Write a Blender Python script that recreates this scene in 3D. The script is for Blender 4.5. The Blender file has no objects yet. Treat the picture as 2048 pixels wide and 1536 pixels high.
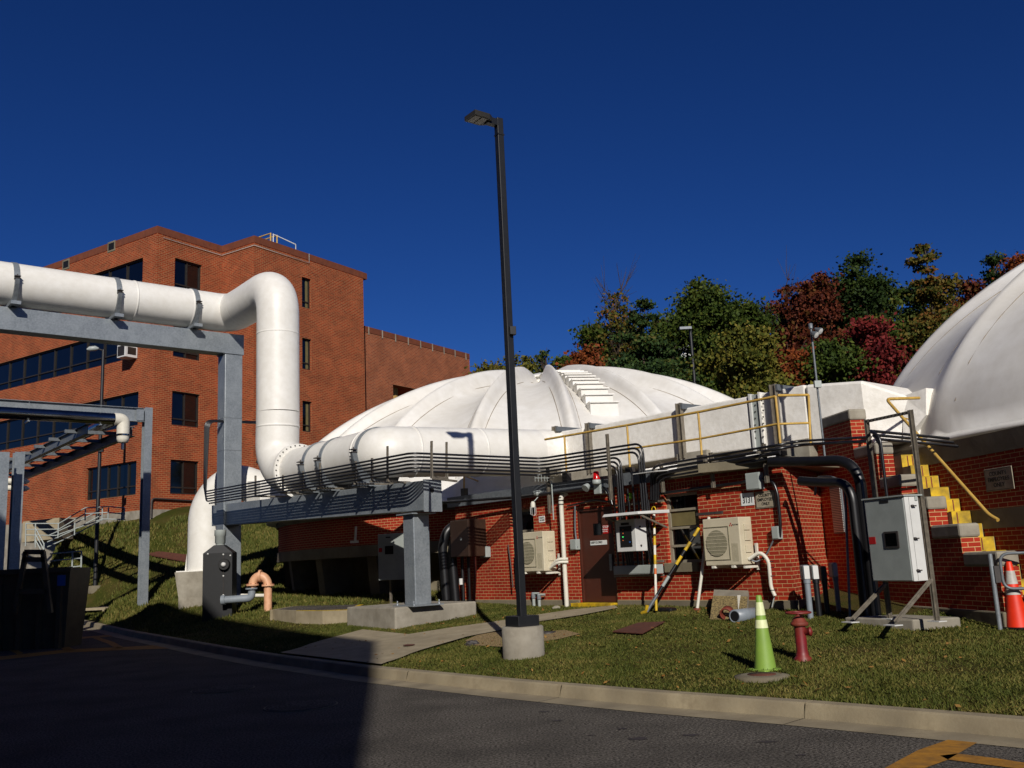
import bpy, math, random
import numpy as np
from mathutils import Vector, Matrix
random.seed(7); rng = np.random.default_rng(7)
SC = bpy.context.scene; COL = SC.collection
R_ = math.radians
# ------------------------------------------------------------------ camera
F, PT, RO, H = 1872.6, .1866, -.0475, 1.6
def _rot():
    cp, sp, cr, sr = math.cos(PT), math.sin(PT), math.cos(RO), math.sin(RO)
    return (np.array([[cr,-sr,0],[sr,cr,0],[0,0,1]]) @ np.array([[1,0,0],[0,cp,sp],[0,-sp,cp]])
            @ np.array([[1,0,0],[0,0,-1],[0,1,0]], float))
RM = _rot()
cam = bpy.data.cameras.new('camera'); camo = bpy.data.objects.new('camera', cam); COL.objects.link(camo)
m = Matrix([[RM[0][i], -RM[1][i], -RM[2][i], 0] for i in range(3)] + [[0,0,0,1]]); m.translation = (0, 0, H)
camo.matrix_world = m
cam.sensor_width = 36; cam.lens = F/2048*36; cam.clip_end = 1000; cam.clip_start = .1
SC.camera = camo
# ------------------------------------------------------------------ light
SUN_EL, SUN_AZ = 28.0, 172.3        # azimuth clockwise from +Y, where the sun stands
w = bpy.data.worlds.new('World'); SC.world = w; w.use_nodes = True
nt = w.node_tree; bg = nt.nodes['Background']
sky = nt.nodes.new('ShaderNodeTexSky'); sky.sky_type = 'NISHITA'; sky.sun_disc = False
sky.sun_elevation = R_(SUN_EL); sky.sun_rotation = R_(SUN_AZ); sky.altitude = 900; sky.air_density = 1.0
sky.dust_density = 0.2; sky.ozone_density = 6.0
hs_ = nt.nodes.new('ShaderNodeHueSaturation'); hs_.inputs['Saturation'].default_value = 1.12
tint = nt.nodes.new('ShaderNodeVectorMath'); tint.operation = 'MULTIPLY'; tint.inputs[1].default_value = (.6, .72, 1.02)
nt.links.new(sky.outputs[0], hs_.inputs['Color']); nt.links.new(hs_.outputs[0], tint.inputs[0]); gam = nt.nodes.new('ShaderNodeGamma'); gam.inputs[1].default_value = 1.2
sc_ = nt.nodes.new('ShaderNodeVectorMath'); sc_.operation = 'SCALE'; sc_.inputs['Scale'].default_value = .7
nt.links.new(tint.outputs[0], gam.inputs[0]); nt.links.new(gam.outputs[0], sc_.inputs[0]); nt.links.new(sc_.outputs[0], bg.inputs[0]); bg.inputs[1].default_value = .05
sun = bpy.data.lights.new('sun', 'SUN'); sun.energy = 5.0; sun.angle = R_(.5); sun.color = (1, .945, .87)
suno = bpy.data.objects.new('sun', sun); COL.objects.link(suno)
sd = Vector((math.sin(R_(SUN_AZ))*math.cos(R_(SUN_EL)), math.cos(R_(SUN_AZ))*math.cos(R_(SUN_EL)), math.sin(R_(SUN_EL))))
suno.rotation_euler = sd.to_track_quat('Z', 'Y').to_euler(); suno.location = (0, -20, 30)
SC.view_settings.view_transform = 'Standard'; SC.view_settings.look = 'None'; SC.view_settings.gamma = 1
SC.view_settings.exposure = -.1
SC.render.resolution_x, SC.render.resolution_y = 1024, 768
# ------------------------------------------------------------------ pixel -> place
CC = np.array([0, 0, H])
def ray(x, y): return RM.T @ np.array([x-1024, y-768, F])
def aty(x, y, Y): d = ray(x, y); return d*Y/d[1] + CC
def atz(x, y, z): d = ray(x, y); return d*(z-H)/d[2] + CC
U = np.array([.6395, -.7688, 0]); N = np.array([-.7688, -.6395, 0]); Z = np.array([0, 0, 1.])
P0 = np.array([2.443, 18.4, 0])
def P(u, v, z): return P0 + U*u + N*v + Z*z
def uv(p): d = np.array(p)*[1,1,0] - P0; return float(d@U), float(d@N)
def onpl(x, y, p, n):
    d = ray(x, y); return CC + d*((np.array(p)-CC)@n)/(d@n)
def WP(x, y, v=0.): return onpl(x, y, P(0, v, 0), N)           # on the plane v metres in front of the low brick building
def UP(x, y, u): return onpl(x, y, P(u, 0, 0), U)
def WU(x, y, v=0.): return uv(WP(x, y, v))[0]
def WZ(x, y, v=0.): return float(WP(x, y, v)[2])
KU = [-60,-26.93,-15.75,-10.38,-6.74,-3.65,.07,3.05,5.41,7.07,8.99,14,40]
KV = [-1.5,2.97,4.59,5.2,5.62,5.9,6.05,5.95,5.76,5.52,5.35,4.9,2.6]
def kerb(u): return float(np.interp(u, KU, KV))
T1C = np.array([1.02, 33.1]); T2C = np.array([16.5, 17.3])
# ground heights: thin plate spline through known spots
ctl = []
for u in (-50,-35,-26,-20,-15,-10,-6,-3,0,3,6,9,14,25,38): p = P(u, kerb(u), 0); ctl.append((p[0], p[1], .15))
for u, z in ((-1.5,.66),(0,.68),(2,.64),(4,.6),(5.6,.55)): p = P(u, -.3, 0); ctl.append((p[0], p[1], z))
ctl += [(-11.65,29.5,.75),(-8.4,27.4,.72),(-2.3,18.9,.36),(-1.0,20.5,.5),(-10.3,31,.85),(-4.2,25,.8),(-2,23.4,.72),(6.2,13.1,.42),(7.9,12.4,.36),(12,8,.25),
        (-18.2,47.3,4.35),(-20.5,48.6,4.5),(-24,49.5,4.1),(-28,52.5,3.8),(-33,54,3.6),(-24,44,2.6),(-30,44,2.2),(-10,52,4.5),(-14,36,1.3),(-25,36,1.2),(-19.5,33.5,.95),(-30,34,.8),(0,60,5),(40,60,6),(20,32,3),(30,20,2),(-60,70,6),(60,90,7),(0,100,7),(-50,110,7),(2,45,4),(9,22,1.5),(-3,30,1)]
ctl = np.array(ctl)
def _phi(r): return np.where(r > 1e-6, r*r*np.log(r+1e-9), 0)
_n = len(ctl); _K = _phi(np.linalg.norm(ctl[:,None,:2]-ctl[None,:,:2], axis=2)) + np.eye(_n)*.5
_Pm = np.column_stack([np.ones(_n), ctl[:,:2]]); _A = np.block([[_K,_Pm],[_Pm.T,np.zeros((3,3))]])
_w = np.linalg.solve(_A, np.r_[ctl[:,2], 0, 0, 0])
def gz(xy):
    xy = np.atleast_2d(np.array(xy, float))[:, :2]; out = np.empty(len(xy))
    for i in range(0, len(xy), 4000):
        q = xy[i:i+4000]
        out[i:i+4000] = _phi(np.linalg.norm(q[:,None]-ctl[None,:,:2], axis=2))@_w[:_n] + _w[_n] + q@_w[_n+1:]
    d = xy - P0[:2]; uu = d@U[:2]; vv = d@N[:2]; k = np.interp(uu, KU, KV)
    t = np.clip((k-vv)/.8, 0, 1); out = .15*(1-t) + np.maximum(out, .13)*t
    return np.where(vv > k, 0.0, out)
def g1(x, y): return float(gz([(x, y)])[0])
def G(px, py):
    d = ray(px, py); lo = 3.; t = 3.
    for t in np.arange(3, 160, .1):
        p = CC + d/d[1]*t
        if p[2] < g1(p[0], p[1]): break
    a, b = t-.1, t
    for _ in range(12):
        c = (a+b)/2; p = CC + d/d[1]*c
        if p[2] < g1(p[0], p[1]): b = c
        else: a = c
    return CC + d/d[1]*b
# ------------------------------------------------------------------ materials
def lin(c):
    if isinstance(c, str): c = [int(c[i:i+2], 16)/255 for i in (0,2,4)]
    return [x/12.92 if x <= .04045 else ((x+.055)/1.055)**2.4 for x in c] + [1]
def N_(t, k, **kw):
    n = t.nodes.new(k)
    for a, b in kw.items(): setattr(n, a, b)
    return n
def mat(name, c1, c2=None, scale=6., rough=.6, metal=0., bump=0., spec=.5, stretch=(1,1,1), fine=None, emit=0.):
    mt = bpy.data.materials.new(name); mt.use_nodes = True; t = mt.node_tree; b = t.nodes['Principled BSDF']; L = t.links.new
    b.inputs['Roughness'].default_value = rough; b.inputs['Metallic'].default_value = metal
    b.inputs['Specular IOR Level'].default_value = spec
    c1 = lin(c1)
    if c2 is None: c2 = [x*.72 for x in c1[:3]] + [1]
    else: c2 = lin(c2)
    tc = N_(t, 'ShaderNodeTexCoord'); mp = N_(t, 'ShaderNodeMapping'); mp.inputs['Scale'].default_value = stretch
    L(tc.outputs['Object'], mp.inputs[0])
    no = N_(t, 'ShaderNodeTexNoise'); no.inputs['Scale'].default_value = scale; no.inputs['Detail'].default_value = 6; no.inputs['Roughness'].default_value = .65
    L(mp.outputs[0], no.inputs['Vector'])
    cr = N_(t, 'ShaderNodeValToRGB'); cr.color_ramp.elements[0].position = .33; cr.color_ramp.elements[1].position = .68
    cr.color_ramp.elements[0].color = c2; cr.color_ramp.elements[1].color = c1
    L(no.outputs[0], cr.inputs[0]); col = cr.outputs[0]
    if fine:                                   # second, larger stain pattern
        n2 = N_(t, 'ShaderNodeTexNoise'); n2.inputs['Scale'].default_value = fine[0]; n2.inputs['Detail'].default_value = 4
        L(mp.outputs[0], n2.inputs['Vector'])
        mr = N_(t, 'ShaderNodeMapRange'); mr.inputs[1].default_value = .4; mr.inputs[2].default_value = .7; mr.inputs[4].default_value = fine[1]
        L(n2.outputs[0], mr.inputs[0])
        mx = N_(t, 'ShaderNodeMix', data_type='RGBA'); L(mr.outputs[0], mx.inputs[0]); L(col, mx.inputs[6]); mx.inputs[7].default_value = lin(fine[2]); col = mx.outputs[2]
    L(col, b.inputs['Base Color'])
    if bump:
        bp = N_(t, 'ShaderNodeBump'); bp.inputs['Strength'].default_value = bump; bp.inputs['Distance'].default_value = .02
        L(no.outputs[0], bp.inputs['Height']); L(bp.outputs[0], b.inputs['Normal'])
    if emit: b.inputs['Emission Color'].default_value = c1; b.inputs['Emission Strength'].default_value = emit
    return mt
def brick(name, a, b2, mortar, msize=.0095, rot=False, bscale=1.):
    mt = bpy.data.materials.new(name); mt.use_nodes = True; t = mt.node_tree; b = t.nodes['Principled BSDF']; L = t.links.new
    b.inputs['Roughness'].default_value = .85; b.inputs['Specular IOR Level'].default_value = .25
    tc = N_(t, 'ShaderNodeTexCoord'); mp = N_(t, 'ShaderNodeMapping'); L(tc.outputs['UV'], mp.inputs[0])
    if rot: mp.inputs['Rotation'].default_value = (0, 0, R_(90))
    br = N_(t, 'ShaderNodeTexBrick'); br.inputs['Scale'].default_value = 1/bscale; br.inputs['Brick Width'].default_value = .2032
    br.inputs['Row Height'].default_value = .0677; br.inputs['Mortar Size'].default_value = msize/2; br.inputs['Mortar Smooth'].default_value = .3
    br.inputs['Bias'].default_value = -.1
    br.inputs['Color1'].default_value = lin(a); br.inputs['Color2'].default_value = lin(b2); br.inputs['Mortar'].default_value = lin(mortar)
    L(mp.outputs[0], br.inputs['Vector'])
    n2 = N_(t, 'ShaderNodeTexNoise'); n2.inputs['Scale'].default_value = .9; n2.inputs['Detail'].default_value = 8; L(mp.outputs[0], n2.inputs['Vector'])
    mr = N_(t, 'ShaderNodeMapRange'); mr.inputs[1].default_value = .3; mr.inputs[2].default_value = .7; mr.inputs[3].default_value = .78; mr.inputs[4].default_value = 1.15
    L(n2.outputs[0], mr.inputs[0])
    vm = N_(t, 'ShaderNodeVectorMath', operation='SCALE'); L(br.outputs['Color'], vm.inputs[0]); L(mr.outputs[0], vm.inputs['Scale'])
    n3 = N_(t, 'ShaderNodeTexNoise'); n3.inputs['Scale'].default_value = 60; L(mp.outputs[0], n3.inputs['Vector'])
    m3 = N_(t, 'ShaderNodeMapRange'); m3.inputs[3].default_value = .8; m3.inputs[4].default_value = 1.2; L(n3.outputs[0], m3.inputs[0])
    v2 = N_(t, 'ShaderNodeVectorMath', operation='SCALE'); L(vm.outputs[0], v2.inputs[0]); L(m3.outputs[0], v2.inputs['Scale'])
    L(v2.outputs[0], b.inputs['Base Color'])
    bp = N_(t, 'ShaderNodeBump'); bp.inputs['Strength'].default_value = .35; bp.inputs['Distance'].default_value = .004; bp.invert = True
    L(br.outputs['Fac'], bp.inputs['Height']); L(bp.outputs[0], b.inputs['Normal'])
    return mt
M = {}
M['brick'] = brick('red_brick', '9a2c16', '842111', 'b8a070')
M['soldier'] = brick('red_brick_soldier', '8e2a16', '7a2012', 'b09a6c', rot=True)
M['obrick'] = brick('orange_brick', '8f3a1b', '702a14', '95704c', .018, bscale=1.5)
M['abrick'] = brick('annex_brick', '8c4527', '743521', '96765a', .016, bscale=1.5)
M['coping'] = mat('brick_coping', '70391f', '5c2d18', 3, .85)
M['conc'] = mat('concrete', '9a9486', '7d7668', 3, .9, bump=.3, fine=(1.2,.5,'5c564a'))
M['concdk'] = mat('weathered_concrete', '857c66', '645b48', 3, .9, bump=.4, fine=(1.5,.6,'464035'))
M['walk'] = mat('sidewalk_concrete', '9b8f76', '84785f', 4, .9, bump=.2, fine=(.8,.4,'6d634f'))
M['kerbm'] = mat('kerb_concrete', '968a70', '7b6f58', 5, .9, bump=.4, fine=(2.5,.6,'564d3e'))
M['asphalt'] = mat('asphalt', '767068', '26231f', 42, .92, spec=.15, bump=.9, fine=(1.1,.55,'2f2c29'))
for _n2 in M['asphalt'].node_tree.nodes:
    if _n2.type == 'VALTORGB': _n2.color_ramp.elements[0].position = .4; _n2.color_ramp.elements[1].position = .62
M['white'] = mat('white_coating', 'dcdad4', 'd2cfc7', 5, .45, bump=.05, fine=(1.1,.2,'c2bdb0'))
M['dome'] = mat('dome_coating', 'dcdad5', 'cfccc5', 2.5, .55, bump=.1, fine=(.6,.3,'bfb7a6'))
M['duct'] = mat('duct_foam_coating', 'efece5', 'dfdbd2', 9, .6, bump=.35, fine=(1.6,.3,'b3ad9f'))
M['galv'] = mat('galvanised_steel', '8a9094', '6f767b', 22, .42, metal=.35, bump=.05, fine=(3,.4,'9aa0a3'))
M['galvd'] = mat('dull_galvanised_steel', '6f7478', '595e62', 14, .5, metal=.3)
M['strut'] = mat('strut_channel_steel', '8b8375', '6a6358', 12, .45, metal=.4)
M['stain'] = mat('stainless_jacket', 'a5a29c', '8b8884', 5, .16, metal=1., stretch=(1,1,1))
M['black'] = mat('black_pvc', '141416', '0d0d0f', 8, .4)
M['cond'] = mat('black_conduit', '17171a', '101012', 8, .32, spec=.6)
M['pole'] = mat('black_powder_coat', '17181a', '101112', 10, .5)
M['yel'] = mat('yellow_rail_paint', 'c8a552', 'b08c40', 9, .5, fine=(4,.4,'7a5a2c'))
M['yelb'] = mat('yellow_safety_paint', 'd3ae12', 'b8940c', 7, .6, fine=(5,.7,'4a4020'))
M['yelroad'] = mat('yellow_road_paint', 'a8740f', '8a5d0c', 14, .8, fine=(6,.6,'5a4018'))
M['glass'] = mat('dark_window_glass', '06080b', '040507', 1, .06, spec=.8)
M['frame'] = mat('bronze_window_frame', '2b2620', '201c18', 5, .5)
M['steelwin'] = mat('pale_window_frame', '8d8674', '7a7262', 5, .6)
M['blind_and_reflection'] = mat('blind_and_reflection_tan', '6e6440', '5d5434', 4, .6)  # office blinds, also the reflection coloured into the low building's window
M['door'] = mat('brown_door_paint', '4a2418', '3d1d13', 2, .45)
M['ac'] = mat('ivory_ac_paint', 'c2b9a0', 'b5ab92', 3, .5)
M['acg'] = mat('ac_grille', '8c8670', '7b765f', 3, .6)
M['acd'] = mat('ac_fan_recess', '5f5b49', '54503f', 3, .7)
M['boxg'] = mat('grey_enclosure_paint', '9aa09c', '8b918d', 3, .45)
M['boxw'] = mat('white_enclosure_paint', 'c9c9c5', 'bcbcb8', 3, .45)
M['brown'] = mat('brown_enclosure_paint', '3a2a20', '2c1f18', 4, .35)
M['red'] = mat('red_hydrant_paint', '7d1a20', '66141a', 8, .5, fine=(6,.5,'6a3a20'))
M['rust'] = mat('rusty_red_paint', '7a2e1c', '5b2414', 14, .7, bump=.3)
M['lime'] = mat('lime_cone_vinyl', '7f9e3c', '74923a', 4, .55, fine=(5,.3,'64803a'))
M['orange'] = mat('orange_cone_vinyl', 'e0300a', 'c92806', 4, .5)
M['orange2'] = mat('faded_orange_vinyl', 'c4622a', 'b05320', 5, .6)
M['refl'] = mat('reflective_sleeve', 'dadfae', 'c9cf9c', 12, .4)
M['reflw'] = mat('white_reflective_sleeve', 'b8b4ac', '9f9a93', 12, .5)
M['signw'] = mat('white_sign_face', 'd6d8d4', 'c8cac6', 4, .5)
M['signt'] = mat('tan_sign_face', '968c78', '867c69', 4, .6, fine=(9,.3,'b0a695'))
M['ink'] = mat('black_lettering', '0c0c0c', '080808', 4, .6)
M['signr'] = mat('red_sign_face', 'b01414', '9c1010', 4, .5)
M['redlens'] = mat('red_beacon_lens', 'b80c0c', 'a00808', 4, .2)
M['peach'] = mat('peach_pipe_paint', 'd2a27e', 'c49270', 5, .5, fine=(8,.3,'9a6a4a'))
M['gpipe'] = mat('grey_pipe_paint', '7f868c', '70777d', 5, .4)
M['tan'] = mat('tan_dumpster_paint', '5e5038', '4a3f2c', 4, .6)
M['iron'] = mat('cast_iron', '3a3431', '2b2725', 10, .6)
M['rustplate'] = mat('rusty_steel_plate', '5a3020', '452418', 9, .8)
M['peb'] = mat('pebble_aggregate', 'a8935f', '1e170c', 34, .9, bump=1.)
M['gravel'] = mat('pebble_gravel', 'a58a5c', '5d4c30', 45, .9, bump=1.)
M['bark'] = mat('tree_bark', '4a3c2e', '33291f', 12, .9, bump=.5)
M['white2'] = mat('white_pipe_insulation', 'd0ccbe', 'c2beb0', 8, .55)
M['wall_w'] = mat('white_siding', 'c9c9c9', 'bcbcbc', 2, .6)
M['lens'] = mat('lamp_lens', '7a7464', '6a6456', 30, .4)
M['greenled'] = mat('green_led', '30d060', '30d060', 1, .3, emit=1.5)
M['stickerb'] = mat('blue_sticker', '2a5a9a', '2a5a9a', 1, .5)
# ------------------------------------------------------------------ mesh building
class MB:
    def __init__(s): s.v = []; s.f = []; s.uvs = {}; s.sm = set()
    def add(s, vs, fs, smooth=False):
        o = len(s.v); s.v += [tuple(map(float, q)) for q in vs]
        for f in fs:
            if smooth: s.sm.add(len(s.f))
            s.f.append([o+i for i in f])
        return s
    def quad(s, a, b, c, d, uvq=None):
        if uvq: s.uvs[len(s.f)] = uvq
        return s.add([a,b,c,d], [(0,1,2,3)])
    def obox(s, o, a, b, c, taper=None):
        o, a, b, c = [np.array(q, float) for q in (o,a,b,c)]
        vs = [o, o+a, o+a+b, o+b, o+c, o+a+c, o+a+b+c, o+b+c]
        if np.dot(np.cross(a, b), c) < 0: fs = [(0,1,2,3),(7,6,5,4),(4,5,1,0),(5,6,2,1),(6,7,3,2),(7,4,0,3)]
        else: fs = [(3,2,1,0),(4,5,6,7),(0,1,5,4),(1,2,6,5),(2,3,7,6),(3,0,4,7)]
        return s.add(vs, fs)
    def box(s, cx, cy, cz, dx, dy, dz, rz=0):      # centre bottom
        c, q = math.cos(rz), math.sin(rz); a = np.array([c,q,0])*dx; b = np.array([-q,c,0])*dy
        return s.obox(np.array([cx,cy,cz])-a/2-b/2, a, b, [0,0,dz])
    def wbox(s, u0, u1, v0, v1, z0, z1): return s.obox(P(u0,v0,z0), U*(u1-u0), N*(v1-v0), Z*(z1-z0))
    def bar(s, p, q, a, b=None, up=(0,0,1)):       # rectangular bar between two points
        p, q = np.array(p,float), np.array(q,float); b = b or a; d = q-p; d /= np.linalg.norm(d)
        x = np.cross(d, up)
        if np.linalg.norm(x) < 1e-3: x = np.cross(d, U)
        x /= np.linalg.norm(x); y = np.cross(x, d)
        return s.obox(p-x*a/2-y*b/2, x*a, y*b, q-p)
    def tube(s, pts, r, n=10, caps=True, closed=False):
        pts = [np.array(p, float) for p in pts]; m_ = len(pts); rs = r if hasattr(r, '__len__') else [r]*m_
        vs = []; prev = None
        for i, p in enumerate(pts):
            if closed: d = pts[(i+1)%m_]-pts[i-1]
            else: d = pts[min(i+1,m_-1)] - pts[max(i-1,0)]
            d = d/np.linalg.norm(d)
            if prev is None:
                x = np.cross(d, [0,0,1.]);
                if np.linalg.norm(x) < 1e-2: x = np.cross(d, [1.,0,0])
            else: x = prev - d*np.dot(prev, d)
            x = x/np.linalg.norm(x); prev = x; y = np.cross(d, x)
            for k in range(n):
                t = 2*math.pi*k/n; vs.append(p + rs[i]*(x*math.cos(t)+y*math.sin(t)))
        fs = []
        for i in range(m_ if closed else m_-1):
            j = (i+1) % m_
            for k in range(n): fs.append((i*n+k, i*n+(k+1)%n, j*n+(k+1)%n, j*n+k))
        s.add(vs, fs, True)
        if caps and not closed:
            s.add(vs[:n], [tuple(range(n))[::-1]]); s.add(vs[-n:], [tuple(range(n))])
        return s
    def lathe(s, c, prof, n=24, ax=Z, smooth=True):
        c = np.array(c, float); ax = np.array(ax, float)/np.linalg.norm(ax)
        x = np.cross(ax, [0,0,1.])
        if np.linalg.norm(x) < 1e-2: x = np.array([1.,0,0])
        x /= np.linalg.norm(x); y = np.cross(ax, x); vs = []
        for r, h in prof:
            for k in range(n): t = 2*math.pi*k/n; vs.append(c+ax*h+r*(x*math.cos(t)+y*math.sin(t)))
        fs = [(i*n+k, i*n+(k+1)%n, (i+1)*n+(k+1)%n, (i+1)*n+k) for i in range(len(prof)-1) for k in range(n)]
        s.add(vs, fs, smooth)
        o = len(s.v)-len(vs)
        if len(prof) == 4 and prof[0][0] == prof[3][0] and prof[1][0] == prof[2][0]:      # a hollow ring: close it on itself
            for k in range(n): s.f.append((o+3*n+k, o+3*n+(k+1)%n, o+(k+1)%n, o+k))
            return s
        if prof[0][0] > 1e-4: s.add(vs[:n], [tuple(range(n))[::-1]])
        if prof[-1][0] > 1e-4: s.add(vs[-n:], [tuple(range(n))])
        return s
    def poly(s, pts, h=None):                      # polygon, optionally extruded by vector h
        n = len(pts)
        if h is None: return s.add(pts, [tuple(range(n))])
        h = np.array(h, float); vs = [np.array(p,float) for p in pts]; vs += [p+h for p in vs]
        s.add(vs, [tuple(range(n))[::-1], tuple(range(n, 2*n))] + [(i, (i+1)%n, n+(i+1)%n, n+i) for i in range(n)]); return s
    def build(s, name, mt, parent=None, label=None, cat=None, group=None, kind=None, autosmooth=False, bevel=0):
        me = bpy.data.meshes.new(name)
        off = np.zeros(3)
        if parent is not None:
            q = parent
            while q is not None: off += np.array(q.location); q = q.parent
            loc = (0,0,0)
        else:
            a = np.array(s.v); loc = ((a[:,0].min()+a[:,0].max())/2, (a[:,1].min()+a[:,1].max())/2, a[:,2].min())
            if kind: loc = (0,0,0)
            off = np.array(loc)
        V = np.array(s.v) - off
        me.from_pydata(V.tolist(), [], s.f)
        uvl = me.uv_layers.new(name='UVMap'); me.update()
        for pl in me.polygons:
            if pl.index in s.uvs:
                for li, q in zip(pl.loop_indices, s.uvs[pl.index]): uvl.data[li].uv = q
            else:
                nn = pl.normal
                if abs(nn.z) > .75: ax, ay = Vector((1,0,0)), Vector((0,1,0))
                else: ax = Vector((-nn.y, nn.x, 0)).normalized(); ay = Vector((0,0,1))
                for li in pl.loop_indices:
                    co = Vector(s.v[me.loops[li].vertex_index]); uvl.data[li].uv = (co.dot(ax), co.dot(ay))
            if pl.index in s.sm: pl.use_smooth = True
        me.materials.append(M[mt] if isinstance(mt, str) else mt)
        o = bpy.data.objects.new(name, me); o.location = loc; COL.objects.link(o)
        if parent is not None: o.parent = parent
        if bevel:
            md = o.modifiers.new('bevel', 'BEVEL'); md.width = bevel; md.segments = 2; md.limit_method = 'ANGLE'
        if label: o['label'] = label
        if cat: o['category'] = cat
        if group: o['group'] = group
        if kind: o['kind'] = kind
        return o
def thing(name, loc, label, cat, group=None):
    o = bpy.data.objects.new(name, None); o.location = tuple(map(float, loc)); COL.objects.link(o); o.empty_display_size = .2
    o['label'] = label; o['category'] = cat
    if group: o['group'] = group
    return o
def copy_tree(o, parent=None):
    c = o.copy(); COL.objects.link(c); c.parent = parent
    for ch in list(o.children): copy_tree(ch, c)
    return c
def arc(c, a, b, n=8, t0=0, t1=math.pi/2):       # points c + a cos t + b sin t
    return [np.array(c)+np.array(a)*math.cos(t0+(t1-t0)*i/n)+np.array(b)*math.sin(t0+(t1-t0)*i/n) for i in range(n+1)]
def rounded(pts, r, n=6):                         # polyline with rounded corners
    pts = [np.array(p,float) for p in pts]; out = [pts[0]]
    for i in range(1, len(pts)-1):
        a, b, c = pts[i-1:i+2]; d1 = (a-b); d2 = (c-b); l1, l2 = np.linalg.norm(d1), np.linalg.norm(d2)
        rr = min(r, l1*.49, l2*.49); p = b+d1/l1*rr; q = b+d2/l2*rr
        for k in range(n+1): t = k/n; out.append((1-t)**2*p + 2*t*(1-t)*b + t*t*q)
    return out + [pts[-1]]
def text(s_, size, origin, xd, mt, parent, name='lettering', align='CENTER', space=1.0, sx=1.0, nd=None):
    cu = bpy.data.curves.new(name, 'FONT'); cu.body = s_; cu.size = size; cu.align_x = align; cu.align_y = 'CENTER'; cu.extrude = .001; cu.space_line = space; cu.offset = size*.012
    to = bpy.data.objects.new(name, cu); COL.objects.link(to)
    me = bpy.data.meshes.new_from_object(to.evaluated_get(bpy.context.evaluated_depsgraph_get()))
    bpy.data.objects.remove(to); bpy.data.curves.remove(cu)
    xd = Vector(xd).normalized(); nd = Vector(nd) if nd is not None else xd.cross(Vector((0,0,1)))
    off = Vector((0,0,0)); q = parent
    while q is not None: off += q.location; q = q.parent
    mx = Matrix(((xd.x*sx, 0, nd.x), (xd.y*sx, 0, nd.y), (0, 1, 0))).to_4x4()
    mx.translation = Vector(origin) - off
    me.transform(mx); me.materials.clear(); me.materials.append(M[mt])
    o = bpy.data.objects.new(name, me); COL.objects.link(o); o.parent = parent; return o
# ================================================================== SETTING: ground, road, kerb
def ground_mat():
    mt = bpy.data.materials.new('lawn_soil'); mt.use_nodes = True; t = mt.node_tree; b = t.nodes['Principled BSDF']; L = t.links.new
    b.inputs['Roughness'].default_value = .95; b.inputs['Specular IOR Level'].default_value = .1
    tc = N_(t, 'ShaderNodeTexCoord')
    def noise(s, d=6):
        n = N_(t, 'ShaderNodeTexNoise'); n.inputs['Scale'].default_value = s; n.inputs['Detail'].default_value = d; L(tc.outputs['Object'], n.inputs['Vector']); return n.outputs[0]
    r1 = N_(t, 'ShaderNodeValToRGB'); e = r1.color_ramp.elements; e[0].position = .35; e[0].color = lin('2c3210'); e[1].position = .7; e[1].color = lin('54481f')
    L(noise(28), r1.inputs[0])
    r2 = N_(t, 'ShaderNodeValToRGB'); e = r2.color_ramp.elements; e[0].position = .4; e[0].color = lin('33400f'); e[1].position = .62; e[1].color = lin('57492a'); L(noise(.9, 4), r2.inputs[0])
    mx = N_(t, 'ShaderNodeMix', data_type='RGBA'); mx.inputs[0].default_value = .5; L(r1.outputs[0], mx.inputs[6]); L(r2.outputs[0], mx.inputs[7])
    L(mx.outputs[2], b.inputs['Base Color'])
    bp = N_(t, 'ShaderNodeBump'); bp.inputs['Strength'].default_value = 1; bp.inputs['Distance'].default_value = .05; L(noise(40), bp.inputs['Height']); L(bp.outputs[0], b.inputs['Normal'])
    return mt
M['lawn'] = ground_mat()
us = np.unique(np.round(np.r_[np.arange(-75,-20,2.), np.arange(-20,14,.35), np.arange(14,75,2.5)], 3))
ws = np.r_[0, .1, .25, .45, .7, np.arange(1, 8, .35), np.arange(8, 30, .8), np.arange(30, 150, 4.)]
mb = MB(); vs = []
XY = np.array([[P(u, kerb(u)-w_, 0)[:2] for w_ in ws] for u in us]); ZZ = gz((XY - N[:2]*1e-4).reshape(-1,2)).reshape(len(us), len(ws)); ZZ[:,0] = .15
vs = [(XY[i,j,0], XY[i,j,1], ZZ[i,j]) for i in range(len(us)) for j in range(len(ws))]; nw = len(ws)
mb.add(vs, [(i*nw+j, (i+1)*nw+j, (i+1)*nw+j+1, i*nw+j+1) for i in range(len(us)-1) for j in range(nw-1)], True)
mb.build('lawn', 'lawn', kind='structure')
mb = MB(); mb.quad((-300,-200,0),(300,-200,0),(300,300,0),(-300,300,0)); mb.build('road', 'asphalt', kind='structure')
mb = MB(); g = MB(); u = -60.
while u < 30:
    u2 = u + 3.05; a, b = u+.012, u2
    sub = np.linspace(a, b, 5)
    for k in range(4):
        x0, x1 = sub[k], sub[k+1]; k0, k1 = kerb(x0), kerb(x1)
        p = lambda uu, kk, dv, z: P(uu, kk+dv, z)
        for (d0, z0), (d1, z1) in (((-.02,.13),(0,.155)), ((0,.155),(.13,.152)), ((.13,.152),(.15,.135)), ((.15,.135),(.185,.012))):
            mb.quad(p(x0,k0,d0,z0), p(x1,k1,d0,z0), p(x1,k1,d1,z1), p(x0,k0,d1,z1))
        g.quad(p(x0,k0,.185,.014), p(x1,k1,.185,.014), p(x1,k1,.52,.005), p(x0,k0,.52,.005))
    for x in (a, b): mb.poly([P(x,kerb(x),0), P(x,kerb(x),.155), P(x,kerb(x)+.13,.152), P(x,kerb(x)+.185,.012)])
    u = u2
mb.build('kerb', 'kerbm', kind='structure'); g.build('gutter', 'kerbm', kind='structure')
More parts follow.
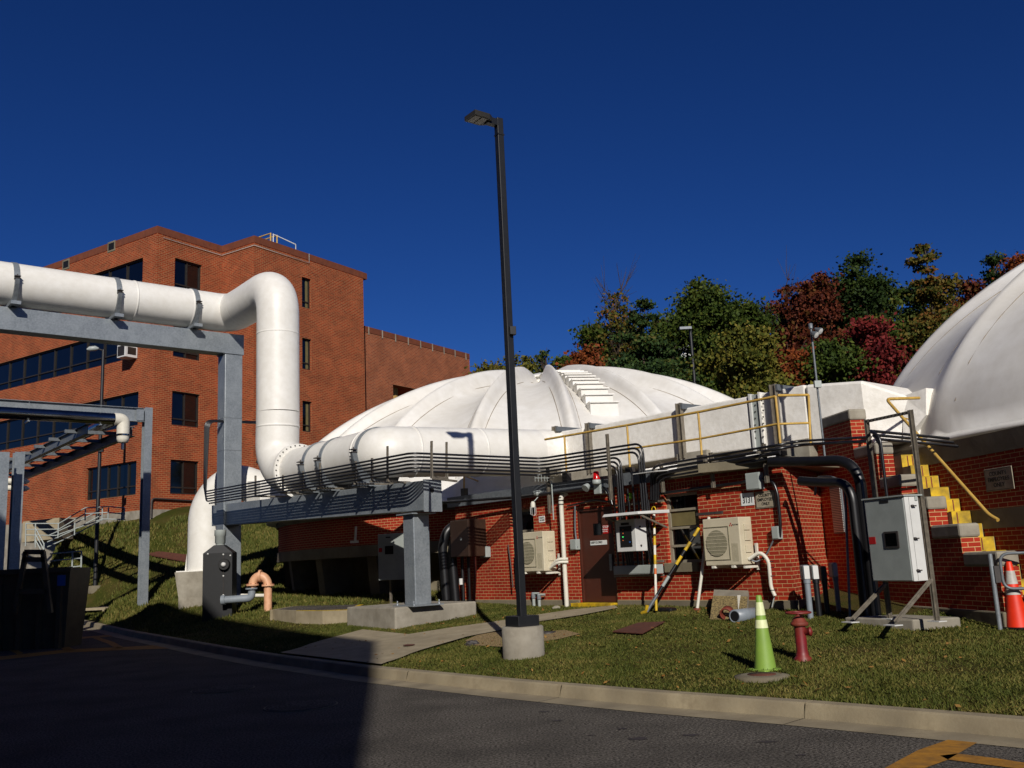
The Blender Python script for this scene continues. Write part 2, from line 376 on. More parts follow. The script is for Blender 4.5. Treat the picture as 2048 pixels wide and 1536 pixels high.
# sidewalk to the door
mb = MB()
up = [(560,1309),(640,1285),(725,1262),(817,1272),(905,1258),(1005,1244),(1080,1232),(1140,1223),(1230,1214)]
dn = [(762,1333),(775,1328),(800,1320),(845,1303),(934,1277),(1010,1262),(1080,1246),(1159,1234),(1236,1219)]
Au = [G(*q) for q in up]; Ad = [G(*q) for q in dn]
for i in range(len(up)-1):
    for k in range(4):
        for j in range(6):
            f = lambda s_, t_: (lambda q: (q[0], q[1], g1(q[0], q[1])+.035))(((Au[i]*(1-s_)+Au[i+1]*s_)*(1-t_) + (Ad[i]*(1-s_)+Ad[i+1]*s_)*t_))
            mb.quad(f(k/4,j/6), f(k/4,(j+1)/6), f((k+1)/4,(j+1)/6), f((k+1)/4,j/6))
mb.build('sidewalk', 'walk', kind='structure')
# bare gravelly patch beside the lamp and dirt strip
def patch(name, pts, mt, dz=.02):
    c = np.mean([G(*q) for q in pts], axis=0); mb = MB(); ring = [G(*q) for q in pts]; n = len(ring)
    rr = [[(lambda q: (q[0], q[1], g1(q[0], q[1])+dz))(c + (p-c)*s_) for p in ring] for s_ in (1, .66, .33)]
    for a in range(2):
        for i in range(n): mb.quad(rr[a][i], rr[a][(i+1)%n], rr[a+1][(i+1)%n], rr[a+1][i])
    mb.poly(rr[2]); return mb.build(name, mt, kind='structure')
patch('gravel_patch', [(930,1283),(960,1270),(1010,1264),(1060,1268),(1130,1262),(1160,1270),(1120,1280),(1060,1290),(1000,1296),(950,1293)], 'gravel')
# yellow road paint
def road_paint(name, polys):
    mb = MB()
    for q in polys: mb.poly([atz(x, y, .006) for x, y in q])
    return mb.build(name, 'yelroad', kind='structure')
road_paint('road_marking', [[(1769,1536),(1849,1536),(1894,1520),(1959,1482),(1903,1477),(1836,1500)], [(1896,1519),(1880,1511),(1915,1507),(1990,1516),(2060,1527),(2060,1540),(1980,1530)]])
road_paint('road_marking', [[(0,1313),(132,1299),(242,1294),(373,1287),(390,1291),(370,1296),(242,1300),(132,1305),(0,1320)], [(0,1285),(132,1276),(268,1266),(268,1269),(132,1280),(0,1289)],
    [(268,1265),(290,1267),(350,1277),(392,1288),(365,1290),(320,1277),(285,1270),(266,1269)], [(83,1283),(95,1282),(135,1293),(150,1299),(132,1302),(118,1294)], [(182,1275),(196,1274),(228,1284),(248,1295),(232,1297),(215,1287)], [(0,1294),(10,1292),(30,1298),(48,1306),(36,1309),(18,1301)]])
# ================================================================== LOW BRICK BUILDING (gatehouse)
def wall_open(mb, o, ax, L0, z0, z1, ops, depth=.12, nrm=None, uoff=0):
    """vertical wall from o along ax (unit) length L0, openings (a,b,za,zb) cut out, reveals going back along -nrm"""
    o = np.array(o, float); ax = np.array(ax, float)
    xs = sorted({0, L0, *[q for p in ops for q in p[:2]]}); zs = sorted({z0, z1, *[q for p in ops for q in p[2:4]]})
    q = lambda a, z: np.array([o[0]+ax[0]*a, o[1]+ax[1]*a, z])
    for i in range(len(xs)-1):
        for j in range(len(zs)-1):
            cx, cz = (xs[i]+xs[i+1])/2, (zs[j]+zs[j+1])/2
            if any(p[0] < cx < p[1] and p[2] < cz < p[3] for p in ops): continue
            a, b, c, d = xs[i], xs[i+1], zs[j], zs[j+1]
            mb.quad(q(a,c), q(b,c), q(b,d), q(a,d), [(a+uoff,c),(b+uoff,c),(b+uoff,d),(a+uoff,d)])
    bk = -np.array(nrm)*depth
    for a, b, c, d in ops:
        for p_, r_ in ((q(a,c), q(a,d)), (q(b,d), q(b,c)), (q(a,d), q(b,d)), (q(b,c), q(a,c))):
            mb.quad(p_, r_, r_+bk, p_+bk)
uL, uR = WU(913, 1100), WU(1575, 1050)
ZF, ZT = .74, 2.98
# stepped side wall plane S and the wall closing the right end
SP = np.array([6.45, 13.05, 0]); SA = np.array([-.15, .9887, 0]); SN = np.array([-.9887, -.15, 0])
def SPX(x, y, off=0.): return onpl(x, y, SP+SN*off, SN)
cR = P(uR, 0, 0); eR = SPX(1652, 1100); eR[2] = 0
rd = (eR-cR)/np.linalg.norm(eR-cR); rn = np.array([rd[1], -rd[0], 0])
if rn[1] > 0: rn = -rn
house = thing('brick_building', P((uL+uR)/2, 0, .6), 'low flat-roofed red brick building with brown door between the two white domed tanks', 'building')
w1 = (WU(1022,1080)-uL, WU(1069,1080)-uL, 1.32, WZ(1045,1019)); w2 = (WU(1331,1050)-uL, WU(1399,1050)-uL, WZ(1345,1126), WZ(1360,986))
dr = (WU(1157,1100)-uL, WU(1229,1100)-uL, .66, WZ(1185,1016))
mb = MB(); wall_open(mb, P(uL,0,0), U, uR-uL, .3, ZT, [w1, w2, dr], .16, N)
Lr = float(np.linalg.norm(eR-cR)); wall_open(mb, cR, rd, Lr, .3, ZT, [], .1, rn, uoff=uR-uL)
mb.quad(P(uL,0,.3), P(uL,0,ZT), P(uL,-6,ZT), P(uL,-6,.3))
brick_w = mb.build('wall', 'brick', house)
mb = MB()
for a, b in ((0, dr[0]-.03), (dr[1]+.03, uR-uL)): mb.wbox(uL+a, uL+b, 0, .045, .2, ZF)
mb.obox(np.array([*cR[:2],.2])+rn*0, rd*Lr, rn*.045, Z*(ZF-.2))
mb.build('foundation', 'concdk', house, bevel=.008)
mb = MB(); mb.wbox(uL-.03, uR+.04, -3.4, .05, ZT, ZT+.16); mb.obox(np.array([*cR[:2],ZT])-rn*1.5, rd*Lr, rn*1.545, Z*.16)
mb.build('roof_slab', 'concdk', house, bevel=.01)
mb = MB(); mb.wbox(uL-.1, WU(1318, 945, .12), .055, .16, ZT-.02, ZT+.22); mb.build('fascia_channel', 'galvd', house)
mb = MB(); mb.poly([P(WU(1300,930,.2),.05,3.13), P(WU(1345,930,.2),.05,3.13), P(WU(1338,930,.2),.6,3.1), P(WU(1293,930,.2),.6,3.1)], Z*.012); mb.build('roof_flashing', 'boxw', house)
for px0, px1, z_ in ((1333,1397,w2[3]), (1024,1068,w1[3])):
    mb = MB(); mb.wbox(WU(px0,960), WU(px1,960), -.02, .004, z_, z_+.2); mb.build('soldier_course', 'soldier', house)
def window(parent, a, b, z0, z1, bars, shade=None):
    o = MB(); t = .05; v0, v1 = -.14, -.085
    o.wbox(uL+a, uL+a+t*1.3, v0, v1, z0, z1); o.wbox(uL+b-t, uL+b, v0, v1, z0, z1); o.wbox(uL+a+t, uL+b-t, v0, v1-.001, z0, z0+t); o.wbox(uL+a+t, uL+b-t, v0, v1-.001, z1-t, z1)
    for f_ in bars: o.wbox(uL+a+t, uL+b-t, v0, v1+.01, z0+(z1-z0)*f_-.02, z0+(z1-z0)*f_+.025)
    fr = o.build('window', 'steelwin', parent)
    g_ = MB(); g_.wbox(uL+a+.02, uL+b-.02, -.125, -.115, z0+.01, z1-.01); g_.build('pane', 'glass', fr)
    if shade:
        s_ = MB(); s_.wbox(uL+a+.07, uL+b-.07, -.112, -.108, z0+(z1-z0)*shade[0], z0+(z1-z0)*shade[1]); s_.build('blind_and_reflection', 'blind_and_reflection', fr)  # tan reflection on the pane, put in as a coloured sheet
    return fr
wn2 = window(house, *w2, [.24, .5, .76], (.53, .74)); window(house, *w1, [.33, .66])
mb = MB(); mb.wbox(uL+w2[0]-.06, uL+w2[1]-.08, -.1, .06, w2[2]-.17, w2[2]); mb.build('window_sill', 'concdk', wn2, bevel=.006)
mb = MB(); mb.wbox(uL+dr[0], uL+dr[1], -.1, -.06, .7, dr[3]); dob = mb.build('door', 'door', house)
mb = MB(); mb.wbox(uL+dr[0]-.001, uL+dr[0]+.05, -.105, -.02, .7, dr[3]); mb.wbox(uL+dr[1]-.05, uL+dr[1], -.105, -.02, .7, dr[3]); mb.wbox(uL+dr[0]+.05, uL+dr[1]-.05, -.105, -.02, dr[3]-.05, dr[3]); mb.build('door_frame', 'door', dob)
mb = MB(); mb.wbox(WU(1184,1070), WU(1199,1070), -.059, -.052, WZ(1190,1070), WZ(1190,1047)); mb.build('door_window', 'glass', dob)
mb = MB(); mb.wbox(WU(1217,1110), WU(1222,1110), -.05, -.01, WZ(1220,1141), WZ(1218,1108)); mb.build('handle', 'galv', dob)
mb = MB(); mb.wbox(uL+dr[0]-.1, uL+dr[1]+.02, -.08, .22, .56, .69); mb.build('doorstep', 'yelb', house, bevel=.01)
s_ = thing('safety_sign', WP(1211,1058,-.05), 'small red notice with white lettering on the brown door', 'sign')
mb = MB(); mb.wbox(WU(1202,1058), WU(1219,1058), -.056, -.05, WZ(1211,1067), WZ(1211,1050)); mb.build('panel', 'signr', s_)
text('STOP', .07, WP(1211,1054,-.047), U, 'signw', s_); text('Authorized\nentry only', .035, WP(1210,1061,-.047), U, 'signw', s_)
s_ = thing('door_sign', WP(1194,1085,-.05), 'narrow white placard with black lettering across the brown door', 'sign')
mb = MB(); mb.wbox(WU(1177,1085), WU(1210,1085), -.056, -.05, WZ(1193,1090), WZ(1193,1081)); mb.build('panel', 'signw', s_)
text('KEEP CLOSED', .055, WP(1193,1085,-.047), U, 'ink', s_)
s_ = thing('wall_sign', WP(1084,1038,.01), 'small white sign with two dark lines on brick left of white pipe', 'sign')
mb = MB(); mb.wbox(WU(1078.5,1038), WU(1090,1038), .004, .012, WZ(1084,1044.5), WZ(1084,1032)); mb.build('panel', 'signw', s_)
text('RADIO\nALARM', .05, WP(1084,1038,.014), U, 'ink', s_)
s_ = thing('number_sign', WP(1494,999,.01), 'white sign with black building number 3131 on red brick', 'sign')
a_, b_ = WU(1482,1000,.01), WU(1508,1000,.01)
mb = MB(); mb.wbox(a_, b_, .004, .012, WZ(1495,1011), WZ(1495,986)); mb.build('panel', 'signw', s_)
text('3131', .155, WP(1495.5,1000.5,.014), U, 'ink', s_, sx=.72)
def county(loc, xd, nd, wd, ht, lab):
    s_ = thing('employee_sign', loc, lab, 'sign', 'county employees only signs')
    xd = np.array(xd); nd = np.array(nd); loc = np.array(loc); mb = MB()
    mb.obox(loc-xd*wd/2-nd*.0-Z*ht/2, xd*wd, nd*.012, Z*ht); mb.build('panel', 'signt', s_, bevel=.005)
    mb = MB()
    for dz in (-ht/2+.012, ht/2-.018): mb.obox(loc-xd*(wd/2-.012)+nd*.012+Z*dz, xd*(wd-.024), nd*.002, Z*.006)
    for dx in (-wd/2+.012, wd/2-.018): mb.obox(loc+xd*dx+nd*.012-Z*(ht/2-.02), xd*.006, nd*.002, Z*(ht-.04))
    mb.build('border', 'ink', s_)
    text('COUNTY\nEMPLOYEES\nONLY', ht*.25, loc+nd*.015, xd, 'ink', s_, space=1.0, sx=wd/ht*.6)
a_, b_ = WU(1511,1000), WU(1552,1000)
county(WP(1531.5,999,.008), U, N, b_-a_, WZ(1531,982)-WZ(1531,1016), 'tan sign reading COUNTY EMPLOYEES ONLY in sunlight beside the 3131 sign')
# ================================================================== DOMED TANKS
def dome_pt(C, R, zr, h, pp, qq, s, th, ribs, ph, amp, rib=(.24,.17,4)):
    k = (th-ph)/(2*math.pi)*ribs; fr = k-math.floor(k); d = min(fr, 1-fr)*2*math.pi*R*s/ribs     # metres from rib axis
    z = zr + h*max(1-s**pp, 0)**qq
    env = math.sin(math.pi*min(1, s*1.02))**.5 if s < .98 else .35
    z += -amp*math.sin(math.pi*fr)**.8*env + rib[0]*math.exp(-(d/rib[1])**rib[2])*min(1, s*4)
    return (C[0]+R*s*math.cos(th), C[1]+R*s*math.sin(th), z)
def dome_mesh(C, R, zr, h, pp, qq, ribs, ph, amp, skirt, rib=(.24,.17,4)):
    mb = MB(); per = 16; n = ribs*per; ss = np.r_[.05:.3:6j, .33:.9:30j, .91:1:12j]
    fr_ = np.array([0,.03,.055,.07,.085,.12,.2,.34,.5,.66,.8,.88,.915,.93,.945,.97]); vs = []
    th_ = [ph+2*math.pi*(r_+f_)/ribs for r_ in range(ribs) for f_ in fr_]
    for s_ in ss:
        for th in th_: vs.append(dome_pt(C, R, zr, h, pp, qq, s_, th, ribs, ph, amp, rib))
    for z_, rr in ((zr-.08, R+.02), (skirt+.08, R+.02), (skirt, R+.08), (skirt-.05, R+.08), (skirt-.05, R-.3)):
        for th in th_: vs.append((C[0]+rr*math.cos(th), C[1]+rr*math.sin(th), z_))
    m_ = len(ss)+5
    mb.add(vs, [(i*n+k, (i+1)*n+k, (i+1)*n+(k+1)%n, i*n+(k+1)%n) for i in range(m_-1) for k in range(n)], True)
    return mb
def cyl_wall(C, r, z0, z1, n=96, t0=0, t1=2*math.pi, thick=None):
    mb = MB(); q = lambda t, z: (C[0]+r*math.cos(t), C[1]+r*math.sin(t), z)
    for k in range(n):
        a, b = t0+(t1-t0)*k/n, t0+(t1-t0)*(k+1)/n
        mb.quad(q(a,z0), q(b,z0), q(b,z1), q(a,z1), [(a*r,z0),(b*r,z0),(b*r,z1),(a*r,z1)]); mb.sm.add(len(mb.f)-1)
    return mb
def ring(mb, C, r0, r1, z0, z1, n=96):
    mb.lathe((*C,0), [(r0,z0),(r1,z0),(r1,z1),(r0,z1)], n, smooth=False); return mb
PH1 = math.radians(-86.5)
tank1 = thing('domed_tank', (*T1C, .8), 'white ribbed domed tank with steps and cupola behind the white duct', 'tank')
D1 = dict(C=T1C, R=9.45, zr=3.3, h=4.6, pp=2.1, qq=.64, ribs=20, ph=PH1, amp=.42)
d1 = dome_mesh(**D1, skirt=3.18).build('dome', 'dome', tank1)
cyl_wall(T1C, 9.15, 2.2, 3.0).build('brick_wall', 'brick', tank1)
ring(MB(), T1C, 8.0, 9.2, 1.9, 2.2).build('concrete_band', 'concdk', tank1)
mb = ring(MB(), T1C, 7.9, 9.22, 2.98, 3.2); mb.build('wall_cap', 'concdk', tank1)
cyl_wall(T1C, 8.0, -.5, 1.95).build('recessed_base', 'concdk', tank1)
for k in range(24):
    t = PH1+2*math.pi*(k+.5)/24; e = np.array([math.cos(t), math.sin(t), 0]); tt = np.array([-e[1], e[0], 0]); c = np.array([*T1C, 0])
    mb = MB(); mb.poly([c+e*7.9-tt*.17-Z*.3, c+e*8.7-tt*.17-Z*.3, c+e*9.0-tt*.17+Z*1.9, c+e*7.9-tt*.17+Z*1.9], tt*.34); mb.build('buttress', 'concdk', tank1)
top = float(aty(1090,745,33.1)[2])
mb = MB(); mb.lathe((*T1C, top-.75), [(.72,0),(.72,.45),(.86,.46),(.86,.53),(.02,.75)], 8, smooth=False); mb.build('cupola', 'white', tank1)
mb = MB(); mb.lathe((*aty(1146,752,35.)[:2], top-.6), [(.2,0),(.2,.75),(.24,.75),(.24,.8),(.0,.82)], 10); mb.build('vent_stack', 'white', tank1)
# steps climbing the dome
azs = PH1+math.radians(7.2)
e = np.array([math.cos(azs), math.sin(azs), 0]); tt = np.array([-e[1], e[0], 0])
def _dz(s_): return D1['zr']+D1['h']*(1-s_**2.1)**.64
for i in range(14):
    s0_ = .15+i*.047; c = np.array([*T1C, 0])+e*9.45*s0_+tt*.1; c[2] = _dz(s0_+.03)-.02
    mb = MB(); mb.obox(c-tt*.4-Z*.5, tt*.8, e*9.45*.047*.9, Z*.5); st_ = mb.build('step', 'dome', tank1)
    mb = MB(); mb.obox(c-tt*.43-Z*.0-e*.02, tt*.86, e*(9.45*.047*.9+.08), Z*.035); mb.build('nosing', 'white', st_)
# ribs reading as seams: thin caulk lines along each rib
mb = MB()
for k in range(20):
    for off in (-.26, .26):
        pts = []
        for s_ in np.linspace(.22, .985, 22):
            th = PH1+2*math.pi*k/20+off/(9.45*s_); q = dome_pt(th=th, s=s_, **D1); pts.append((q[0], q[1], q[2]+.004))
        mb.tube(pts, .012, 4, caps=False)
mb.build('seam', mat('seam_stain', '8d7f6a', '7a6d5a', 3, .8), tank1)
PH2 = math.radians(206.5)
tank2 = thing('domed_tank', (*T2C, .5), 'nearer white ribbed domed tank at the right edge above the yellow stairs', 'tank')
D2 = dict(C=T2C, R=9.42, zr=3.38, h=5.0, pp=2.05, qq=.63, ribs=20, ph=PH2, amp=.36, rib=(.1,.3,2))
dome_mesh(**D2, skirt=3.27).build('dome', 'dome', tank2)
cyl_wall(T2C, 9.1, -.5, 2.95).build('brick_wall', 'brick', tank2)
ring(MB(), T2C, 8.5, 9.17, 2.9, 3.28).build('concrete_band', 'concdk', tank2)
ring(MB(), T2C, 8.5, 9.13, 1.86, 2.14).build('lower_band', 'concdk', tank2)
mb = MB()
for k in range(20):
    for off in (-.42, .42):
        pts = []
        for s_ in np.linspace(.2, .985, 22):
            th = PH2+2*math.pi*k/20+off/(9.4*s_); q = dome_pt(th=th, s=s_, **D2); pts.append((q[0], q[1], q[2]+.004))
        mb.tube(pts, .009, 4, caps=False)
mb.build('seam', 'seam_stain' if 'seam_stain' in M else bpy.data.materials['seam_stain'], tank2)
# brick wall right of the stairs, with the second sign
RO_ = -.64
def SW(Y, z=0.): q = SP - SN*abs(RO_) + SA*((Y-SP[1])/SA[1]); return np.array([q[0], q[1], z])
rw_ = thing('stair_wall', SW(13.5, .4), 'dim grazing-lit brick wall with concrete bands right of the yellow stairs', 'wall')
for z0, z1, m_, nm, pr_ in ((.55,1.74,'brick','brickwork',0), (1.74,2.02,'concdk','concrete_band',.012), (2.02,2.82,'brick','brickwork',0), (2.82,3.12,'concdk','broken_concrete_edge',.02), (0,.55,'concdk','foundation',.03)):
    mb = MB(); a, b = SW(18), SW(10.6); LL = float(np.linalg.norm(b-a))
    o_ = a+SN*pr_
    mb.quad(o_+Z*z0, o_+(b-a)+Z*z0, o_+(b-a)+Z*z1, o_+Z*z1, [(0,z0),(LL,z0),(LL,z1),(0,z1)]); mb.quad(o_+Z*z1, o_+(b-a)+Z*z1, o_+(b-a)-SN*.6+Z*z1, o_-SN*.6+Z*z1)
    mb.quad(o_+(b-a)+Z*z0, o_+(b-a)-SN*.6+Z*z0, o_+(b-a)-SN*.6+Z*z1, o_+(b-a)+Z*z1); mb.build(nm, m_, rw_)
p = SPX(2001, 958, RO_)
county(p+SN*.02, -SA, SN, .62, .33, 'dim tan COUNTY EMPLOYEES ONLY sign on the shaded wall above the stairs')
# ================================================================== STEEL SUPPORT FRAME
BV = 2.6                                            # the frame's line in front of the building
u2 = uv(WP(457,1100,BV))[0]; u1 = -4.0
fr = thing('pipe_support_frame', P(u1,BV,.8), 'heavy galvanised steel frame of two columns and two beams carrying the big white pipe', 'steel frame')
pL, pR = WP(437,1011,BV), WP(864,961,BV); pL2, pR2 = WP(437,1054,BV), WP(864,1019,BV)
def boxbeam(name, a, b, a2, b2, wd, off, mt='galv', parent=None, bevel=.012):
    o = np.array(off)*wd; mb = MB(); a,b,a2,b2 = [np.array(q)-o/2 for q in (a,b,a2,b2)]
    mb.add([a2,b2,b,a,a2+o,b2+o,b+o,a+o], [(0,1,2,3),(7,6,5,4),(4,5,1,0),(5,6,2,1),(6,7,3,2),(7,4,0,3)]); return mb.build(name, mt, parent, bevel=bevel)
zl, zr_ = (pL[2]+pL2[2])/2, (pR[2]+pR2[2])/2
bl = boxbeam('beam', pL, pR, [*pL2[:2], pL[2]-.61], [*pR2[:2], pR[2]-.61], .42, N, parent=fr)
uq = uv(pR)[0]
mb = MB(); mb.wbox(uq, uq+.014, BV-.225, BV+.225, pR[2]-.64, pR[2]+.02); mb.build('end_plate', 'galv', bl)
mb = MB(); mb.lathe(P(uq+.0145, BV+.02, pR[2]-.2), [(.055,0),(.055,.004)], 14, ax=U); mb.build('drain_hole', 'ink', bl)
uc1 = WU(835, 1150, BV)
mb = MB(); mb.wbox(uc1-.2, uc1+.2, BV-.2, BV+.2, .8, pR[2]-.64); mb.build('column', 'galv', fr, bevel=.02)
mb = MB(); mb.wbox(uc1-.3, uc1+.3, BV-.3, BV+.3, pR[2]-.66, pR[2]-.635); mb.build('cap_plate', 'galv', fr)
bp_ = MB(); bp_.wbox(uc1-.38, uc1+.38, BV-.38, BV+.38, .785, .81); bpo = bp_.build('base_plate', 'galv', fr)
for a_, b_ in ((-1,-1),(1,-1),(-1,1),(1,1)):
    mb = MB(); mb.lathe(P(uc1+.31*a_, BV+.31*b_, .81), [(.03,0),(.03,.03),(.014,.03),(.014,.085)], 6); mb.build('anchor_bolt', 'galv', bpo)
ZUB = 8.66
zc2 = g1(*P(u2,BV,0)[:2])
mb = MB(); mb.wbox(u2-.27, u2+.27, BV-.27, BV+.27, zc2-.1, ZUB-.62); mb.build('column', 'galv', fr, bevel=.02)
for zz in (pL[2]-.35, 5.15, 6.1): 
    mb = MB(); mb.wbox(u2-.275, u2+.275, BV-.275, BV+.275, zz, zz+.012); mb.build('splice_seam', 'galvd', fr)
vE = uv(UP(-160,600,u2))[1]
mb = MB(); mb.wbox(u2-.23, u2+.23, BV-.33, vE+4, ZUB-.61, ZUB); ubm = mb.build('beam', 'galv', fr, bevel=.012)
mb = MB(); mb.wbox(u2-.3, u2+.3, BV-.3, BV+.3, ZUB-.63, ZUB-.612); mb.build('cap_plate', 'galv', fr)
# concrete footing and the lower slab behind it
c0 = np.array(G(791,1259)); cu, cv = uv(c0); zf = .79
mb = MB(); mb.wbox(cu-1.95, cu, cv-2.05, cv, 0, zf); mb.build('concrete_footing', 'conc', label='long pale concrete block under the nearer steel column', cat='footing', bevel=.03)
Bf = [G(x, y) for x, y in ((545,1240),(592,1247),(645,1249),(702,1246))]; zv = float(aty(640,1222,Bf[2][1])[2])
Bt = [atz(x, y, zv) for x, y in ((728,1209),(700,1205),(640,1208),(580,1213),(540,1220))]
pts = [np.array([q[0],q[1],0.]) for q in Bf+Bt]
va = thing('concrete_vault', [*np.mean(pts, axis=0)[:2], .3], 'low rounded concrete vault with yellow painted edge left of the pale footing', 'vault')
mb = MB(); mb.poly(pts, Z*zv); mb.build('base', 'walk', va)
ce = np.mean(pts, axis=0); mb = MB(); mb.poly([ce+(q-ce)*.86+Z*(zv+.003) for q in pts], Z*.003); mb.build('cover', 'asphalt', va)
mb = MB()
for i in (1,2,3): p_, q_ = pts[i], pts[(i+1)%len(pts)]; mb.poly([p_+Z*(zv+.002), q_+Z*(zv+.002), ce+(q_-ce)*.9+Z*(zv+.002), ce+(p_-ce)*.9+Z*(zv+.002)], Z*.0045)
mb.build('painted_edge', 'yelb', va)
# ================================================================== BIG WHITE PIPE
pipe = thing('ventilation_pipe', P(WU(556,750,BV), BV, 4), 'very large white coated pipe zigzagging over the steel frame to the building roof', 'pipe')
PR = .57; ur = WU(556, 750, BV); ZP = 9.33; ZL = float(WP(640, 925, BV)[2])*.5 + 4.12*.5
ub_ = WU(770, 900, BV)
zl_at = lambda u: 4.1
A0 = P(u2, vE+4, ZP); A1 = P(u2, BV, ZP); A2 = P(ur, BV, ZP); A3 = P(ur, BV, 4.12); A4 = P(ub_, BV, 4.12)
eend = P(WU(1106,900,-2.0), -2.45, 4.22)
def pipe_part(name, pts, r=PR, n=40, mt='white'): mb = MB(); mb.tube(pts, r, n); return mb.build(name, mt, pipe)
k = 1.25
pipe_part('straight_run', [A0, A1+N*k])
pipe_part('elbow', rounded([A1+N*k, A1, A1+U*(k*.8)], 1.2, 12)[0:])
pipe_part('elbow', rounded([A1+U*(k*.8), A2+Z*.05, A2-Z*(k+.5)], 1.5, 16))
pipe_part('riser', [A2-Z*(k+.5), A3+Z*1.7])
pipe_part('elbow', [*rounded([A3+Z*1.7, A3+Z*.55-U*.05, A3+U*.5+Z*.02, A3+U*1.16], .8, 12)])
dB = (eend-A4)/np.linalg.norm(eend-A4)
pipe_part('lower_run', [A3+U*1.2, A4-U*.55])
pipe_part('lower_run', rounded([A4-U*.55, A4, A4+dB*.6], .5, 5)+[A4+dB*1.6, eend-dB*1.0], PR)
mb = MB(); mb.tube([eend-dB*1.0, eend-dB*.1], [PR, PR*1.02], 40); mb.build('end_transition', 'duct', pipe)
mb = MB(); mb.tube([A3+U*1.15, A3+U*1.2], PR+.13, 48); mb.tube([A3+U*1.215, A3+U*1.25], PR+.13, 48); fl = mb.build('flange', 'white', pipe)
mb = MB(); mb.tube([A3+U*1.2, A3+U*1.215], PR+.09, 48); mb.build('gasket', 'iron', fl)
for k_ in range(32):
    t = 2*math.pi*k_/32; c = A3+U*1.25+(N*math.cos(t)+Z*math.sin(t))*(PR+.085)
    if math.sin(t) > -.75: mb = MB(); mb.lathe(c, [(.017,0),(.017,.02),(0,.021)], 6, ax=U); mb.build('bolt', 'iron', fl)
for c, d_, rr in ((A2-Z*1.35, Z, .006), (A3+Z*1.3, Z, .004), (A1+N*2.9, N, .012), (A1+N*1.3, N, .012), (A4-U*.56, U, .015), (A4+dB*.65, dB, .015), (A4+dB*2.4, dB, .012), (A2-Z*.72+U*0, Z, .0)):
    if rr: mb = MB(); mb.tube([c-d_*.03, c-d_*.02, c+d_*.02, c+d_*.03], [PR-.01, PR+rr, PR+rr, PR-.01], 40); mb.build('joint_band', 'white', pipe)
# clamps and saddles
def saddle(c, ax, side, ztop, lab, grp, wd=.14, reach=.62, plate=True):
    """strap over the pipe at c (axis ax), support plate to the beam top ztop, side = outward horizontal direction"""
    o = thing('pipe_saddle', [c[0], c[1], ztop], lab, 'pipe clamp', grp); ax = np.array(ax); side = np.array(side)
    mb = MB(); pts = [c+side*math.cos(t)*(PR+.012)+Z*math.sin(t)*(PR+.012) for t in np.linspace(0, math.pi, 25)]
    vs = []
    for p_ in pts:
        e = (p_-c)/np.linalg.norm(p_-c); vs += [p_-ax*wd/2-e*.006, p_+ax*wd/2-e*.006, p_+ax*wd/2+e*.01, p_-ax*wd/2+e*.01]
    n = len(pts); fs = []
    for i in range(n-1):
        for j in range(4): fs.append((i*4+j, i*4+(j+1)%4, (i+1)*4+(j+1)%4, (i+1)*4+j))
    mb.add(vs, fs); mb.build('strap', 'galv', o)
    # cradle: side cheeks down to the beam
    mb = MB(); h = c[2]-ztop
    prof = [side*(PR+.13), side*(PR+.02), side*(PR*.72)-Z*(PR*.72), side*(PR*.30)-Z*(PR*.97), -side*(PR*.30)-Z*(PR*.97), -side*(PR*.72)-Z*(PR*.72), -side*(PR+.02), -side*(PR+.13),
            -side*(PR+.1)-Z*.15, -side*.42-Z*h, side*.42-Z*h, side*(PR+.1)-Z*.15]
    mb.poly([c+q-ax*.05 for q in prof], ax*.1); mb.build('cradle', 'galvd', o)
    mb = MB(); mb.obox(c-Z*h-side*reach-ax*.12, side*reach*2, ax*.24, Z*.09); mb.build('base_bar', 'galv', o)
    for s_ in (1, -1):
        mb = MB(); mb.tube([c+side*s_*(PR+.07)-Z*.12, c+side*s_*(PR+.07)+Z*.12], .014, 6); mb.obox(c+side*s_*(PR+.01)-ax*wd/2+Z*.05, side*s_*.13, ax*wd, Z*.02); mb.obox(c+side*s_*(PR+.01)-ax*wd/2-Z*.01, side*s_*.13, ax*wd, Z*.02); mb.build('clamp_bolt', 'iron', o)
    return o
for px, lab in ((22,'leftmost pipe clamp on the high beam at the picture edge'), (226,'middle of the three pipe clamps on the high beam'), (382,'pipe clamp on the high beam nearest the elbow')):
    v_ = uv(UP(px, 600, u2))[1]; saddle(P(u2, v_, ZP), N, U, ZUB, lab, 'clamps holding the upper pipe')
for px, py, lab in ((560,900,'pipe clamp just behind the bolted flange'), (606,920,'first pipe clamp right of the bolted flange'), (640,905,'second pipe clamp right of the bolted flange'), (712,890,'rightmost pipe clamp on the lower beam before the bend')):
    uu = WU(px, py, BV+PR); zb = float(np.interp(uu, [uv(pL)[0], uv(pR)[0]], [pL[2], pR[2]]))
    if px == 560: continue
    saddle(P(uu, BV, 4.12), U, N, zb, lab, 'clamps holding the lower pipe')
